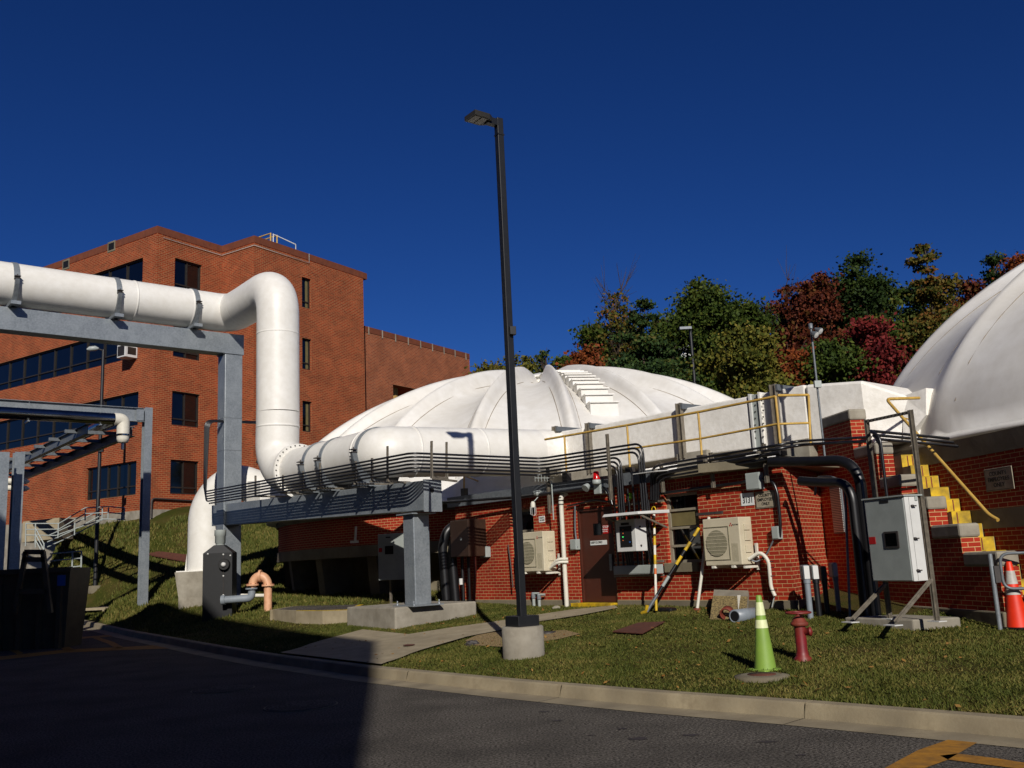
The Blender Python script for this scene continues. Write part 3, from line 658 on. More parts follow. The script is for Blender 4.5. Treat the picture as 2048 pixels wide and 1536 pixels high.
# ------------------------------------------------------------------ conduits on the lower beam
cd = thing('conduit_bundle', P(uc1, BV+.7, 3), 'bundle of parallel black conduits running along the lower beam and over to the roof wall', 'conduits')
uA, uB, uC, uD = WU(411,985,BV+.8), WU(822,910,BV+.8), WU(1083,920,.42), WU(1285,890,.42)
zA0, zB0, zC0, zD0 = WZ(411,983,BV+.8), WZ(822,906,BV+.8), WZ(1083,917,.42), WZ(1279,887,.42)
zpan = WZ(1250,1132,.35)
vert_top = WZ(405, 842, BV+.8)
for i in range(6):
    dz = -i*.072; pts = []
    if i < 5:
        vv = BV+.8
        pts += [P(uA-.12-.6*0, vv-1.9, vert_top-i*.012+.05), P(uA-.12+i*.03, vv-.02*i, vert_top-i*.012), P(uA-.12+i*.03, vv, zA0+dz)]
    else: pts += [P(uA+.3, BV+.8, zA0+dz)]
    pts += [P(uB, BV+.8, zB0+dz), P(uC, .42, zC0+dz)]
    uu = (uD-i*.06) if i < 3 else (WU(1240,900,.42)-(i-3)*.06)
    zz = zD0+dz+(0 if i < 3 else .02)
    pts += [P(uu, .42, zz), P(uu, .42, 2.2), P(uu, .38, 1.9), P(uu, .3, zpan)]
    mb = MB(); mb.tube(rounded(pts, .22, 6), .022, 8); mb.build('conduit', 'cond', cd)
# strut posts that carry the conduits
for j, (px, py0, py1, v_, lab) in enumerate(((775,892,962,BV+.75,'first strut post behind conduits left of the column head'), (863,882,957,BV+.75,'strut post above the end of the lower beam'), (893,884,957,1.9,'strut post just right of the lower beam end'), (830,882,957,BV+.75,''))):
    if not lab: continue
    o = thing('strut_post', WP(px,py1,v_), lab, 'bracket', 'upright strut posts for conduits')
    a_, b_ = WP(px,py0,v_), WP(px,py1,v_); mb = MB()
    for s_ in (-.017, .017): mb.bar(a_+U*s_, [*(b_+U*s_)[:2], b_[2]], .012, .04)
    mb.bar([*a_[:2], a_[2]-.01], [a_[0], a_[1], b_[2]], .03, .008); mb.build('channel', 'strut', o)
    mb = MB(); q = np.array([a_[0], a_[1], b_[2]]); tgt = P(uv(q)[0]-.25 if px != 893 else uq, BV, b_[2]-.02); mb.bar(q, tgt, .04); mb.build('arm', 'strut', o)
for j, px in enumerate((511, 566, 606, 640, 712, 745)):
    v_ = BV+.74; uu = WU(px, 970, v_); zt = float(np.interp(uu, [uA,uB], [zA0,zB0])); zb = float(np.interp(uu, [uv(pL)[0], uv(pR)[0]], [pL[2], pR[2]]))
    o = thing('conduit_bracket', P(uu,v_,zb), ['leftmost conduit bracket, standing clear of the pipe','second conduit bracket from the left on the lower beam','conduit bracket beside the flange on the lower beam','fourth conduit bracket along the lower beam','fifth conduit bracket along the lower beam','sixth conduit bracket, nearest the pipe bend'][j], 'bracket', 'brackets holding conduits off the lower beam')
    mb = MB(); mb.bar(P(uu,v_,zb+.02), P(uu,v_,zt+(.18 if j in (0,3) else .06)), .04); mb.build('upright', 'strut', o)
    mb = MB(); mb.bar(P(uu,v_+.06,zb+.04), P(uu,BV-.2,zb+.04), .04); mb.build('arm', 'strut', o)
# ================================================================== ROOF DUCT
VD0, VD1 = -2.0, -3.1
dk = thing('roof_duct', P(WU(1300,930,VD0), -.8, 3.3), 'long white rectangular duct along the roof of the brick building', 'duct')
def dsec(px, yt, yb, v0=VD0, v1=VD1):
    u_ = WU(px, (yt+yb)/2, v0); return [P(u_,v0,WZ(px,yb,v0)), P(u_,v0,WZ(px,yt,v0)), P(u_,v1,WZ(px,yt,v0)), P(u_,v1,WZ(px,yb,v0))]
def loft(name, secs, mt='duct', bevel=.03, parent=dk):
    mb = MB(); n = 4
    vs = [q for s_ in secs for q in s_]
    mb.add(vs, [(i*n+k, i*n+(k+1)%n, (i+1)*n+(k+1)%n, (i+1)*n+k) for i in range(len(secs)-1) for k in range(n)] + [(3,2,1,0), tuple((len(secs)-1)*n+k for k in range(n))])
    return mb.build(name, mt, parent, bevel=bevel)
loft('duct_section', [dsec(1118,863,952), dsec(1168,855,944)])
loft('duct_section', [dsec(1169,855,945), dsec(1360,818,914)])
loft('duct_section', [dsec(1361,818,915), dsec(1499,792,899)])
fl1 = loft('flange', [dsec(1501,787,903,VD0+.05,VD1-.05), dsec(1505,787,903,VD0+.05,VD1-.05)], 'boxw', 0)
loft('flange', [dsec(1520,783,900,VD0+.05,VD1-.05), dsec(1524,783,900,VD0+.05,VD1-.05)], 'white', 0)
loft('expansion_joint', [dsec(1506,790,901), dsec(1519,787,898)], 'boxg', 0)
for i in range(8):
    for px in (1511, 1527): mb = MB(); y = 797+i*13.2; q = WP(px, y-(px-1511)*.17, VD0+.05 if px > 1515 else VD0); mb.lathe(q, [(.016,0),(.016,.02),(0,.022)], 6, ax=N); mb.build('bolt', 'iron', fl1)
loft('duct_section', [dsec(1525,786,897), dsec(1614,768,885)])
# transition into the near dome
ta = dsec(1616,768,890,VD0+.04,VD1-.1)
uT = WU(1728, 820, VD0+.04); tb = [P(uT,v_,WZ(1728,yy_,VD0+.04)) for v_, yy_ in ((VD0+.04,888),(VD0+.04,760),(VD1-.5,760),(VD1-.5,888))]
th_ = math.atan2(15.6-T2C[1], 8.0-T2C[0]); 
tc_y = 15.3; q0, q1 = aty(1858,880,16.4), aty(1858,806,16.4); q2, q3 = aty(1830,800,18.6), aty(1830,872,18.6)
loft('transition', [ta, tb, [q0,q1,q2,q3]], 'duct', .05)
mb = MB(); mb.add([*[q_+o_ for o_ in (np.zeros(3), np.array([1.3,.8,0])) for q_ in (aty(1806,792,16.6), aty(1852,776,16.2), aty(1852,830,16.2), aty(1806,884,16.5))]], [(0,1,2,3),(7,6,5,4),(4,5,1,0),(5,6,2,1),(6,7,3,2),(7,4,0,3)]); mb.build('collar', 'duct', dk)
# saddle blocks and portal frames
for px, y0, y1, wpx, lab in ((1165,943,975,75,'concrete block under the left end of the roof duct'), (1385,905,934,62,'concrete block under the middle of the roof duct'), (1588,882,905,70,'concrete block under the right end of the roof duct')):
    ua, ub2 = WU(px-wpx/2,930,VD0+.12), WU(px+wpx/2,930,VD0+.12)
    mb = MB(); mb.wbox(ua, ub2, VD1-.1, VD0+.12, ZT+.1, WZ(px,y0-2,VD0+.12)); mb.build('duct_pedestal', 'conc', label=lab, cat='pedestal', group='concrete blocks under the duct', bevel=.02)
for px, yt, yb, lab in ((1112,852,950,'steel portal frame at the pipe end of the roof duct'), (1179,845,947,'second steel portal frame around the roof duct'), (1365,805,917,'middle steel portal frame around the roof duct'), (1559,766,893,'right steel portal frame by the yellow rail end')):
    v_ = VD0+.12; uu = WU(px, 900, v_); o = thing('portal_frame', P(uu,v_,WZ(px,yb,v_)), lab, 'steel frame', 'portal frames around the duct'); zt, zb = WZ(px,yt,v_), WZ(px,yb,v_)
    for v2 in (v_, VD1-.12):
        mb = MB()
        for s_ in (-.06, .06): mb.wbox(uu+s_-.006, uu+s_+.006, v2-.05, v2+.05, zb, zt)
        mb.wbox(uu-.054, uu+.054, v2-.006, v2+.006, zb, zt); mb.build('post', 'strut', o)
    mb = MB(); mb.wbox(uu+.07, uu+.12, VD1-.2, v_+.04, zt-.14, zt-.02); mb.build('cross_beam', 'galvd', o)
# ------------------------------------------------------------------ roof handrail
VH = .0
hr = thing('roof_handrail', P(WU(1400,880,VH), VH, 3.1), 'yellow two-rail pipe handrail along the roof edge in front of the duct', 'handrail')
def hp(px, py, v=VH): return WP(px, py, v)
mb = MB(); mb.tube([hp(1090,879), hp(1256,850), hp(1402,823), hp(1550,793)], .024, 8); mb.build('top_rail', 'yel', hr)
ze = hp(1555,791)[2]; ua = WU(1555,791,VH); ub2_ = WU(1617,790,-.55)
mb = MB(); mb.tube([P(ua,VH,ze), P(ub2_,-.55,hp(1617,790,-.55)[2])], .024, 8); mb.build('top_rail', 'yel', hr)
mb = MB(); mb.tube([hp(1258,898), hp(1402,877), hp(1555,848)], .02, 8); mb.tube([hp(1555,848), hp(1617,846,-.55)], .02, 8); mb.build('mid_rail', 'yel', hr)
for px, yt, yb in ((1131,872,948),(1257,850,936),(1400,823,912),(1556,791,893)):
    uu = WU(px, (yt+yb)/2, VH); mb = MB(); mb.tube([P(uu,VH,WZ(px,yb,VH)), P(uu,VH,WZ(px,yt,VH))], .022, 8); pp_ = mb.build('post', 'yel', hr)
    mb = MB(); mb.wbox(uu-.07, uu+.07, VH-.07, VH+.07, ZT+.16, WZ(px,yb,VH)+.01); mb.build('post_base', 'iron', pp_)
mb = MB(); mb.tube([hp(1621,886,-.55), hp(1617,790,-.55)], .022, 8); mb.build('post', 'yel', hr)
hr2 = thing('yellow_post', WP(928,975,.0), 'lone yellow rail post with black base at left end of the brick roof', 'handrail')
mb = MB(); mb.tube([WP(928,977,0), WP(928,951,0)], .022, 8); mb.tube([WP(928,951,0), WP(958,963,-1.0)], .02, 8); mb.build('post', 'yel', hr2)
mb = MB(); uu = WU(928,980,0); mb.wbox(uu-.07, uu+.07, -.07, .05, ZT+.16, WZ(928,977,0)); mb.build('post_base', 'iron', hr2)
# ================================================================== OFFICE BUILDING (left, far)
LD = np.array([-math.sin(1.0005), math.cos(1.0005), 0]); RD = np.array([-LD[1]*-1, LD[0]*-1, 0])   # left face recedes along LD, right faces along RD
RD = np.array([math.cos(1.0005), math.sin(1.0005), 0])
def onL(x, y, p): return onpl(x, y, p, RD)      # plane containing LD and Z
def onR(x, y, p): return onpl(x, y, p, LD)      # plane containing RD and Z
c0_ = aty(308, 740, 48.); c0_[2] = 0
ZR = onL(313.5, 452, c0_)[2]
i1 = onR(444, 491, c0_); i1[2] = 0
o2 = onL(508.5, 470.5, i1); o2[2] = 0
e3 = onR(726, 545, o2); e3[2] = 0
off = thing('office_building', [*c0_[:2], 4.4], 'four storey orange brick office building with dark ribbon windows behind the white pipe', 'building')
def corner_wall(p, q, z0, z1, ops, nm, mt='obrick', uo=0):
    L0 = float(np.linalg.norm((q-p)[:2])); ax = (q-p)/L0; mb = MB(); n_ = np.array([ax[1], -ax[0], 0])
    if n_@(CC-p) < 0: n_ = -n_
    wall_open(mb, p, ax, L0, z0, z1, ops, .35, n_, uo); return mb.build(nm, mt, off), ax, n_
def woff(p, ax, n_, a, b, z0, z1, nm, ncol, barz, parent=off, sh=None):
    o = MB(); q = lambda s_, d_, z_: np.array([*(p+ax*s_-n_*d_)[:2], z_])
    t = .07
    def bx(a0, a1, d0, d1, zz0, zz1, m_): m_.obox(q(a0,d1,zz0), ax*(a1-a0), n_*(d1-d0), Z*(zz1-zz0))
    bx(a, b, .12, .3, z0, z0+t, o); bx(a, b, .12, .3, z1-t, z1, o); bx(a, a+t, .121, .3, z0+t, z1-t, o); bx(b-t, b, .121, .3, z0+t, z1-t, o)
    for i in range(1, ncol): s_ = a+(b-a)*i/ncol; bx(s_-.03, s_+.03, .122, .26, z0+t, z1-t, o)
    if barz: bx(a+t, b-t, .124, .25, z0+(z1-z0)*barz-.035, z0+(z1-z0)*barz+.035, o)
    f_ = o.build('window', 'frame', parent); g_ = MB(); bx(a+.02, b-.02, .2, .22, z0+.02, z1-.02, g_); g_.build('pane', 'glass', f_)
    if sh: s2 = MB(); bx(a+(b-a)*sh[0], a+(b-a)*sh[1], .17, .19, z0+t, z1-t, s2); s2.build('blind_and_reflection', 'blind_and_reflection', f_)
    return f_
# left face
LX = 46.; far = c0_+LD*LX
sL = lambda px, py: float((onL(px,py,c0_)-c0_)@LD)
zL = lambda px, py: float(onL(px,py,c0_)[2])
rows = [(sL(284.9,560), LX-3, zL(284.9,580)-1.2, zL(284.9,515.2)), (sL(275.4,690), LX-3, zL(275.4,713), zL(275.4,650.5)), (sL(276.1,820), LX-3, zL(276.5,850), zL(276.1,783)), (sL(272.3,950), sL(172.2,960), zL(272.1,989), zL(272.1,921.6))]
rows[0] = (rows[0][0], rows[0][1], rows[1][2]+ (rows[0][3]-rows[1][3]), rows[0][3])
zb_ = zL(305, 1032)
ops = [(r_[0], r_[1], r_[2], r_[3]) for r_ in rows]
_, axL, nL = corner_wall(c0_, far, zb_, ZR-.4, ops, 'brick_wall')
for r_, nc in zip(rows, (26,26,26,5)): woff(c0_, axL, nL, *r_[:4], 'w', nc, .27)
# right faces
def sR(px, py, p): return float((onR(px,py,p)-p)@RD)
zR = lambda px, py, p: float(onR(px,py,p)[2])
a_, b_ = sR(350,520,c0_), sR(404,530,c0_)
opsR = []
for i in range(4): opsR.append((a_, b_, rows[i][2]-.02, rows[i][3]+.02))
_, axR, nR = corner_wall(c0_, i1, zb_, ZR-.4, opsR, 'brick_wall')
for r_ in opsR: woff(c0_, axR, nR, *r_, 'w', 2, .2)
corner_wall(i1, o2, zb_-1, ZR-.4, [], 'brick_wall')
a_, b_ = sR(604,600,o2), sR(622,600,o2)
ops3 = []
for i, (yt, yb) in enumerate(((553.7,614),(675,737.5),(801,862.5))): ops3.append((a_, b_, zR(605,yb,o2), zR(605,yt,o2)))
ops3.append((a_, b_, ops3[2][2]-(ops3[1][2]-ops3[2][2]), ops3[2][3]-(ops3[1][3]-ops3[2][3])))
_, ax3, n3 = corner_wall(o2, e3, zb_-2, ZR-.4, ops3, 'brick_wall')
for r_ in ops3: woff(o2, ax3, n3, *r_, 'w', 1, .22, sh=(.6,.84))
# closing walls and roof
far2 = e3+LD*30
for p_, q_ in ((e3, far2), (far, far+RD*30)):
    L0 = float(np.linalg.norm((q_-p_)[:2])); mb = MB(); wall_open(mb, p_, (q_-p_)/L0, L0, zb_-2, ZR-.4, [], .1, RD); mb.build('brick_wall', 'obrick', off)
def coping(p_, q_, z0, z1, ov=.02, mt='coping', parent=off, tk=.4):
    L0 = float(np.linalg.norm((q_-p_)[:2])); ax = (q_-p_)/L0; n_ = np.array([ax[1], -ax[0], 0])
    if n_@(CC-p_) < 0: n_ = -n_
    mb = MB(); mb.obox(np.array([*p_[:2], z0])+n_*ov-n_*tk, ax*L0, n_*tk, Z*(z1-z0)); return mb.build('coping', mt, parent)
for p_, q_ in ((c0_, far), (c0_+RD*.02, i1), (i1, o2), (o2, e3), (e3, far2)): coping(p_, q_, ZR-.4, ZR)
mb = MB(); mb.poly([[*q[:2], ZR-1.0] for q in (c0_, i1, o2, e3, far2, far+RD*20, far)]); mb.build('roof', 'iron', off)
mb = MB()
for p_, q_, o_ in ((c0_, i1, nR), (i1, o2, nL), (o2, e3, n3), (c0_, far, nL)):
    L0 = float(np.linalg.norm((q_-p_)[:2])); ax = (q_-p_)/L0; mb.obox(np.array([*p_[:2], zb_-3])+o_*0, ax*L0, o_*.05, Z*3.35)
mb.build('foundation', 'conc', off)
for px, py in ((132.5,529), (223.5,493)):
    c = onL(px, py, c0_); s0 = sL(px,py); mb = MB(); mb.obox(c-LD*.35-Z*.3+nL*.0, LD*.7, nL*.03, Z*.6); vo = mb.build('roof_vent', 'concdk', off)
    mb = MB(); mb.obox(c-LD*.25-Z*.2+nL*.03, LD*.5, nL*.006, Z*.4); mb.build('opening', 'ink', vo)
# lightning cable on parapet
mb = MB(); zc_ = ZR-.6
mb.tube([[*(i1+n3*.06-RD*4)[:2], zc_], [*(i1+n3*.06)[:2]+nL[:2]*.06, zc_], [*(o2+n3*.06+nL*.06)[:2], zc_], [*(o2+n3*.06+RD*4.2)[:2], zc_], [*(o2+n3*.06+RD*4.2)[:2], ZR]], .02, 4); mb.build('cable', 'boxg', off)
c = onR(570, 488, o2)+LD*1.2; c[2] = ZR-.3
rl = thing('roof_ladder_rail', c, 'pale roof access ladder rail sticking up on the office building roof', 'ladder')
mb = MB()
for d_ in (0., .5): mb.tube([c+RD*d_, c+RD*d_+Z*1.35, c+RD*(d_+.0)+LD*1.3+Z*1.35, c+RD*d_+LD*1.3], .05, 6)
mb.build('handrail', 'yel', rl)
mb = MB(); mb.tube([c+RD*.2, c+RD*.2+Z*1.35, c+RD*2.0+Z*1.2, c+RD*2.0], .04, 6); mb.build('handrail', 'boxw', rl)
# window air conditioner
c = onL(267, 706, c0_); ac = thing('window_air_conditioner', c, 'small white box air conditioner sticking out of the ribbon window', 'air conditioner')
mb = MB(); mb.obox(c-LD*.35-Z*.35+nL*.0, LD*.7, nL*.75, Z*.7); mb.build('case', 'boxw', ac, bevel=.02)
mb = MB(); mb.obox(c-LD*.28-Z*.27+nL*.751, LD*.56, nL*.01, Z*.54); mb.build('grille', 'frame', ac)
mb = MB(); mb.obox(c-LD*.351-Z*.2+nL*.1, -LD*.01, nL*.5, Z*.4); mb.build('side_vent', 'frame', ac)
# pipe conduit on right face, wall camera
c = onR(301, 997, c0_); mb = MB(); mb.tube(rounded([c+nR*.1-Z*1.0, c+nR*.1, onR(420,1004,c0_)+nR*.1], .2, 4), .045, 6); mb.build('wall_pipe', 'iron', label='thin dark pipe running low along the office building corner', cat='pipe')
c = onR(513, 899, o2); cm = thing('wall_camera', c, 'small white security camera on the office wall beside the white riser', 'camera')
mb = MB(); mb.lathe(c+n3*.5, [(.16,-.25),(.2,-.1),(.2,.22),(.1,.25)], 10, ax=n3*-.8-Z*.3); mb.build('housing', 'boxw', cm)
mb = MB(); mb.tube([c+n3*.45-Z*.15, c-Z*.7], .05, 6); mb.tube([c-Z*.7+n3*.05, c-Z*.75+RD*2.6+n3*.05], .04, 6); mb.build('bracket', 'iron', cm)
# ------------------------------------------------------------------ annex
ann = thing('brick_annex', onR(835,800,e3), 'lower brown brick annex with plain wall right of the office building', 'building')
a0 = e3+RD*.12+LD*2.0; a0[2] = 0; 
zt = zR(729,651,a0); aE = onR(938.5,708,a0); aE[2] = 0; zt = .5*(zt+zR(938,708.5,a0))
La = float(np.linalg.norm((aE-a0)[:2])); mb = MB()
oa = sR(786,770,a0), sR(862,790,a0), zR(790,794,a0)-.0, zR(787,769,a0)
wall_open(mb, a0, RD, La, 2, zt-.4, [(oa[0], oa[1], oa[2]-1.0, oa[3])], 2.5, n3); mb.build('brick_wall', 'abrick', ann)
mb = MB(); wall_open(mb, aE, LD, 22, 2, zt-.4, [], .1, RD); mb.build('brick_wall', 'abrick', ann)
mb = MB(); mb.obox([*a0[:2], zt-.4]+n3*.03-n3*.4, RD*La, n3*.4, Z*.4); mb.obox([*aE[:2], zt-.4]+RD*.0-RD*.4+n3*.0, RD*.43, LD*22, Z*.399); mb.build('coping', 'coping', ann)
mb = MB(); mb.poly([[*q[:2], zt-.5] for q in (a0-n3*.4, aE-n3*.4-RD*.4, aE-RD*.4+LD*22, a0+LD*22)]); mb.build('roof', 'iron', ann)
for i in range(10):
    mb = MB(); mb.obox(a0+RD*(La*(i+.8)/10.2)+Z*(zt-.55)+n3*.031, RD*.1, n3*.012, Z*.56); mb.build('coping_joint', 'conc', ann)
mb = MB(); c = a0+RD*((oa[0]+oa[1])/2-1.0)-n3*1.2; mb.lathe([c[0], c[1], 3], [(.55,0),(.55,oa[3]-3)], 20); mb.build('round_column', mat('tan_column', 'b09058', 'a08048', 3, .7), ann)
mb = MB(); mb.obox(a0+RD*oa[0]-n3*2.4+Z*(oa[2]-1), RD*(oa[1]-oa[0]), n3*.1, Z*(oa[3]-oa[2]+1)); mb.build('recess_back', 'coping', ann)
mb = MB(); c = onR(857,776,a0)+n3*.3; mb.lathe(c, [(.1,-.5),(.28,-.1),(.3,.3)], 10, ax=n3-Z*.5); mb.build('flood_light', 'iron', ann)
# ================================================================== GALVANISED RACK (left)
rk = thing('pipe_rack', P(uv(G(285,1210))[0], uv(G(285,1210))[1], g1(*G(285,1210)[:2])), 'slimmer galvanised rack at left carrying shiny jacketed pipes', 'steel frame')
gp = np.array(rk.location); ru, rv = uv(gp)
ZK = float(UP(290,817,ru)[2])
def ibeam(name, p, q, d_, wd, up, mt='galv', parent=rk, tf=.018):
    p, q = np.array(p,float), np.array(q,float); mb = MB(); up = np.array(up,float); ax = (q-p)/np.linalg.norm(q-p); sd_ = np.cross(ax, up); sd_ /= np.linalg.norm(sd_)
    for s_ in (-1, 1): c = up*s_*(d_/2-tf/2); mb.obox(p+c-sd_*wd/2-up*tf/2, q-p, sd_*wd, up*tf)
    mb.obox(p-sd_*.008-up*(d_/2-tf), q-p, sd_*.016, up*(d_-2*tf)); return mb.build(name, mt, parent)
ibeam('column', P(ru, rv, gp[2]-.2), P(ru, rv, ZK+.02), .3, .27, U)
vw = uv(UP(-120,820,ru))[1]
ibeam('beam', P(ru, rv+.14, ZK-.25), P(ru, vw+2, ZK-.25), .5, .2, Z)
mb = MB(); mb.wbox(ru+.101, ru+.115, rv+.16, rv+.42, ZK-.46, ZK-.06); mb.build('clip_plate', 'galv', rk)
vb = uv(UP(30,860,ru))[1]
# shiny jacketed pipe hung on the near side of the rack beam
sp = thing('jacketed_pipe', P(ru+.35, rv+1.5, ZK-.4), 'shiny metal jacketed pipe with white elbow hanging along the left rack', 'pipe')
pu = ru+.42; q0 = UP(228,838,pu); v0_ = uv(q0)[1]; zq = float(q0[2]); rj = .2
mb = MB(); mb.tube([P(pu,v0_,zq), P(pu,vw+2,zq)], rj, 28); mb.build('straight_run', 'stain', sp)
mb = MB(); mb.tube(rounded([P(pu,v0_,zq), P(pu,v0_-.32,zq), P(pu,v0_-.32,zq-.55)], .3, 8), rj+.015, 24); mb.build('elbow', 'white2', sp)
mb = MB(); mb.lathe(P(pu,v0_-.32,zq-.84), [(.02,-.01),(.17,.03),(rj+.01,.15),(rj+.01,.3)], 24); mb.build('end_cap', 'white2', sp)
mb = MB(); mb.lathe(P(pu,v0_-.32,zq-1.06), [(.05,0),(.05,.22)], 12); mb.build('drain_stub', 'stain', sp)
mb = MB(); mb.lathe(P(pu,v0_-.32,zq-.55), [(rj+.03,-.03),(rj+.03,.03)], 24); mb.build('band', 'stain', sp)
for px in (56, 200):
    vv = uv(UP(px,835,pu))[1]; mb = MB(); mb.wbox(pu-.35, pu+.14, vv-.03, vv+.03, zq-rj-.06, zq-rj-.02); mb.tube([P(pu+.08,vv,zq-rj-.05), P(pu+.08,vv,ZK-.1)], .008, 5); mb.build('hanger', 'galv', sp)
# second pipe running away to the left with its cross bars
s2 = thing('jacketed_pipe', P(ru-6, rv+1.8, ZK-1), 'jacketed pipe receding along the left rack above a row of cross bars', 'pipe')
vr = uv(UP(232,838,ru))[1]; z2 = float(UP(232,838,ru)[2])
mb = MB(); mb.tube([P(ru+.1,vr,z2), P(ru-19,vr,z2)], .2, 20); mb.build('straight_run', 'stain', s2)
r2 = thing('pipe_rack', P(ru-15, rv+1.5, 1), 'receding galvanised rack bay with two columns at the left edge', 'steel frame')
ibeam('beam', P(ru-.1, vr-.6, z2-.4), P(ru-20, vr-.6, z2-.4), .35, .2, Z, 'galvd', r2)
ibeam('beam', P(ru-.1, vr+.9, z2-.4), P(ru-20, vr+.9, z2-.4), .35, .2, Z, 'galvd', r2)
for i in range(8):
    mb = MB(); uu = ru-1.5-i*2.2; mb.wbox(uu-.06, uu+.06, vr-1.0, vr+1.3, z2-.36, z2-.24); mb.build('cross_bar', 'galvd', r2)
for px, vv, z_t in ((38, None, 930), (7, None, 905)):
    pass
def col_at(px, py_t, py_b, Y, wd=.3, mt='galv', parent=r2, name='column'):
    t_, b_ = aty(px, py_t, Y), aty(px, py_b, Y); ibeam(name, [t_[0],t_[1],b_[2]-1.2], t_, wd, wd*.9, U, mt, parent)
col_at(38, 905, 1110, 26.5, .29); col_at(7, 905, 1110, 25.5, .28)
mb = MB()
for yy in (963, 977): mb.tube([aty(-30,yy-3,27.2), aty(52,yy,27.2), aty(58,yy,27.3)], [.085,.085,.03], 12)
mb.build('capped_pipe_pair', 'white2', label='pair of short white capped pipes behind the left rack column', cat='pipe')
# ------------------------------------------------------------------ pipe with concrete base behind the frame
bq = aty(404, 1185, 29.); zg = g1(bq[0], bq[1]); pm = thing('intake_pipe', [bq[0], bq[1], zg], 'tall white bent intake pipe on a concrete plinth behind the steel column', 'pipe')
c1, c2_, c3_ = aty(410,1165,29.), aty(413,1010,29.), aty(452,958,29.)
mb = MB(); rr = .53
mb.tube(rounded([c1, c2_, c3_+[.2,0,.0], c3_+[2.4,-.6,-.9]], 1.1, 8), [rr]*0 or rr, 36); mb.build('bend', 'white', pm)
e_ = c3_+np.array([1.4,-.35,-.5])
mb = MB(); mb.obox(aty(487,962,28.5), U*1.2-Z*.1, N*-1.4, -Z*.9); mb.build('hopper', 'white', pm, bevel=.03)
bw = .62
mb = MB(); mb.add([(bq[0]+sx*a, bq[1]+sy*a, z) for a, z in ((bw*.85,zg-.3),(bw*.85,zg+.2),(bw,zg+.95)) for sx, sy in ((-1,-1),(1,-1),(1,1),(-1,1))],
    [(i*4+k, i*4+(k+1)%4, (i+1)*4+(k+1)%4, (i+1)*4+k) for i in range(2) for k in range(4)] + [(8,9,10,11)]); mb.build('plinth', 'conc', pm)
mb = MB(); mb.box(bq[0], bq[1], zg+.95, bw*1.9, bw*1.9, .03)
for sx in (-1, 1): mb.poly([(bq[0]+sx*rr*.9,bq[1]-.02,zg+.98),(bq[0]+sx*bw*.85,bq[1]-.02,zg+.98),(bq[0]+sx*rr*.9,bq[1]-.02,zg+1.5)], (0,.03,0))
mb.build('base_plate', 'white', pm)
# ------------------------------------------------------------------ black tank box, cowl and peach goose neck
g_ = aty(440, 1222, 25.6); g_[2] = g1(g_[0], g_[1]); tk = thing('black_tank', g_, 'black hipped metal tank box beside the peach goose neck pipe', 'tank'); Yt = g_[1]; wt = 59*Yt/F
def T_(px, py, dY=0): return aty(px, py, Yt+dY)
xl, xr = T_(405,1160)[0], T_(464,1160)[0]; zt_, zb2 = T_(435,1106)[2], g_[2]-.1; xm = (xl+xr)/2; dp = (xr-xl)*.55
mb = MB(); mb.add([(xl,Yt,zb2),(xr,Yt,zb2),(xr,Yt+dp,zb2),(xl,Yt+dp,zb2),(xl,Yt,zt_),(xr,Yt,zt_),(xr,Yt+dp,zt_),(xl,Yt+dp,zt_)]+[(xm+sx*.13, Yt+dp/2+sy*.13, T_(435,1090)[2]) for sx,sy in ((-1,-1),(1,-1),(1,1),(-1,1))],
    [(0,1,5,4),(1,2,6,5),(2,3,7,6),(3,0,4,7)]+[(4+k,4+(k+1)%4,8+(k+1)%4,8+k) for k in range(4)]+[(8,9,10,11)]); mb.build('body', 'pole', tk, bevel=.008)
cz0, cz1 = T_(434,1090)[2], T_(434,1058)[2]
mb = MB(); mb.lathe((xm, Yt+dp/2, cz0-.02), [(.12,0),(.12,.07),(.14,.08),(.14,.26),(.155,.27),(.155,cz1-cz0)], 16); mb.build('vent_collar', 'boxg', tk)
mb = MB(); mb.tube([T_(447,1195)+[0,-.012,0], T_(447,1110)+[0,-.012,0]], .012, 5); mb.build('seam_rod', 'iron', tk)
for px, py in ((416,1108),(461,1111),(447,1109),(447,1152),(447,1190)): mb = MB(); mb.lathe(T_(px,py)+[0,-.02,0], [(.025,0),(.01,.02)], 8, ax=(0,-1,0)); mb.build('bolt', 'boxw', tk)
mb = MB(); mb.lathe(T_(450,1129)+[0,-.01,0], [(.15,0),(.15,.1),(.14,.11)], 16, ax=(0,-1,0)); gg = mb.build('gauge', 'ink', tk)
mb = MB(); mb.lathe(T_(450,1129)+[0,-.12,0], [(.06,0),(.06,.05),(.02,.07)], 12, ax=(0,-1,0)); mb.build('gauge_cap', 'boxw', gg)
Yg = Yt-.25
def Q_(px, py): return aty(px, py, Yg)
gk = thing('grey_pipe', Q_(470,1199), 'blue-grey pipe leaving the black tank and turning up to a flange', 'pipe'); rg = .098
mb = MB(); mb.tube(rounded([Q_(447,1200), Q_(503,1196), Q_(504,1177)], .16, 8), rg, 16); mb.build('elbow_run', 'gpipe', gk)
mb = MB(); mb.lathe(Q_(503,1177), [(rg+.06,-.02),(rg+.06,.02)], 20); mb.build('flange', 'gpipe', gk)
mb = MB(); mb.lathe(Q_(447,1200), [(rg+.03,-.05),(rg+.03,.05)], 16, ax=(1,0,.05)); mb.build('coupling', 'gpipe', gk)
gn = thing('goose_neck_pipe', G(535,1220), 'peach painted goose neck pipe rising from the ground with bolted flanges', 'pipe'); rp = .112
cA, cB = Q_(505,1172), Q_(536,1172); cm_ = (cA+cB)/2; hr_ = (cB-cA)/2
mb = MB(); mb.tube([cA]+arc(cm_, -hr_, Z*.26, 14, 0, math.pi)+[cB], rp, 18); mb.build('bend', 'peach', gn)
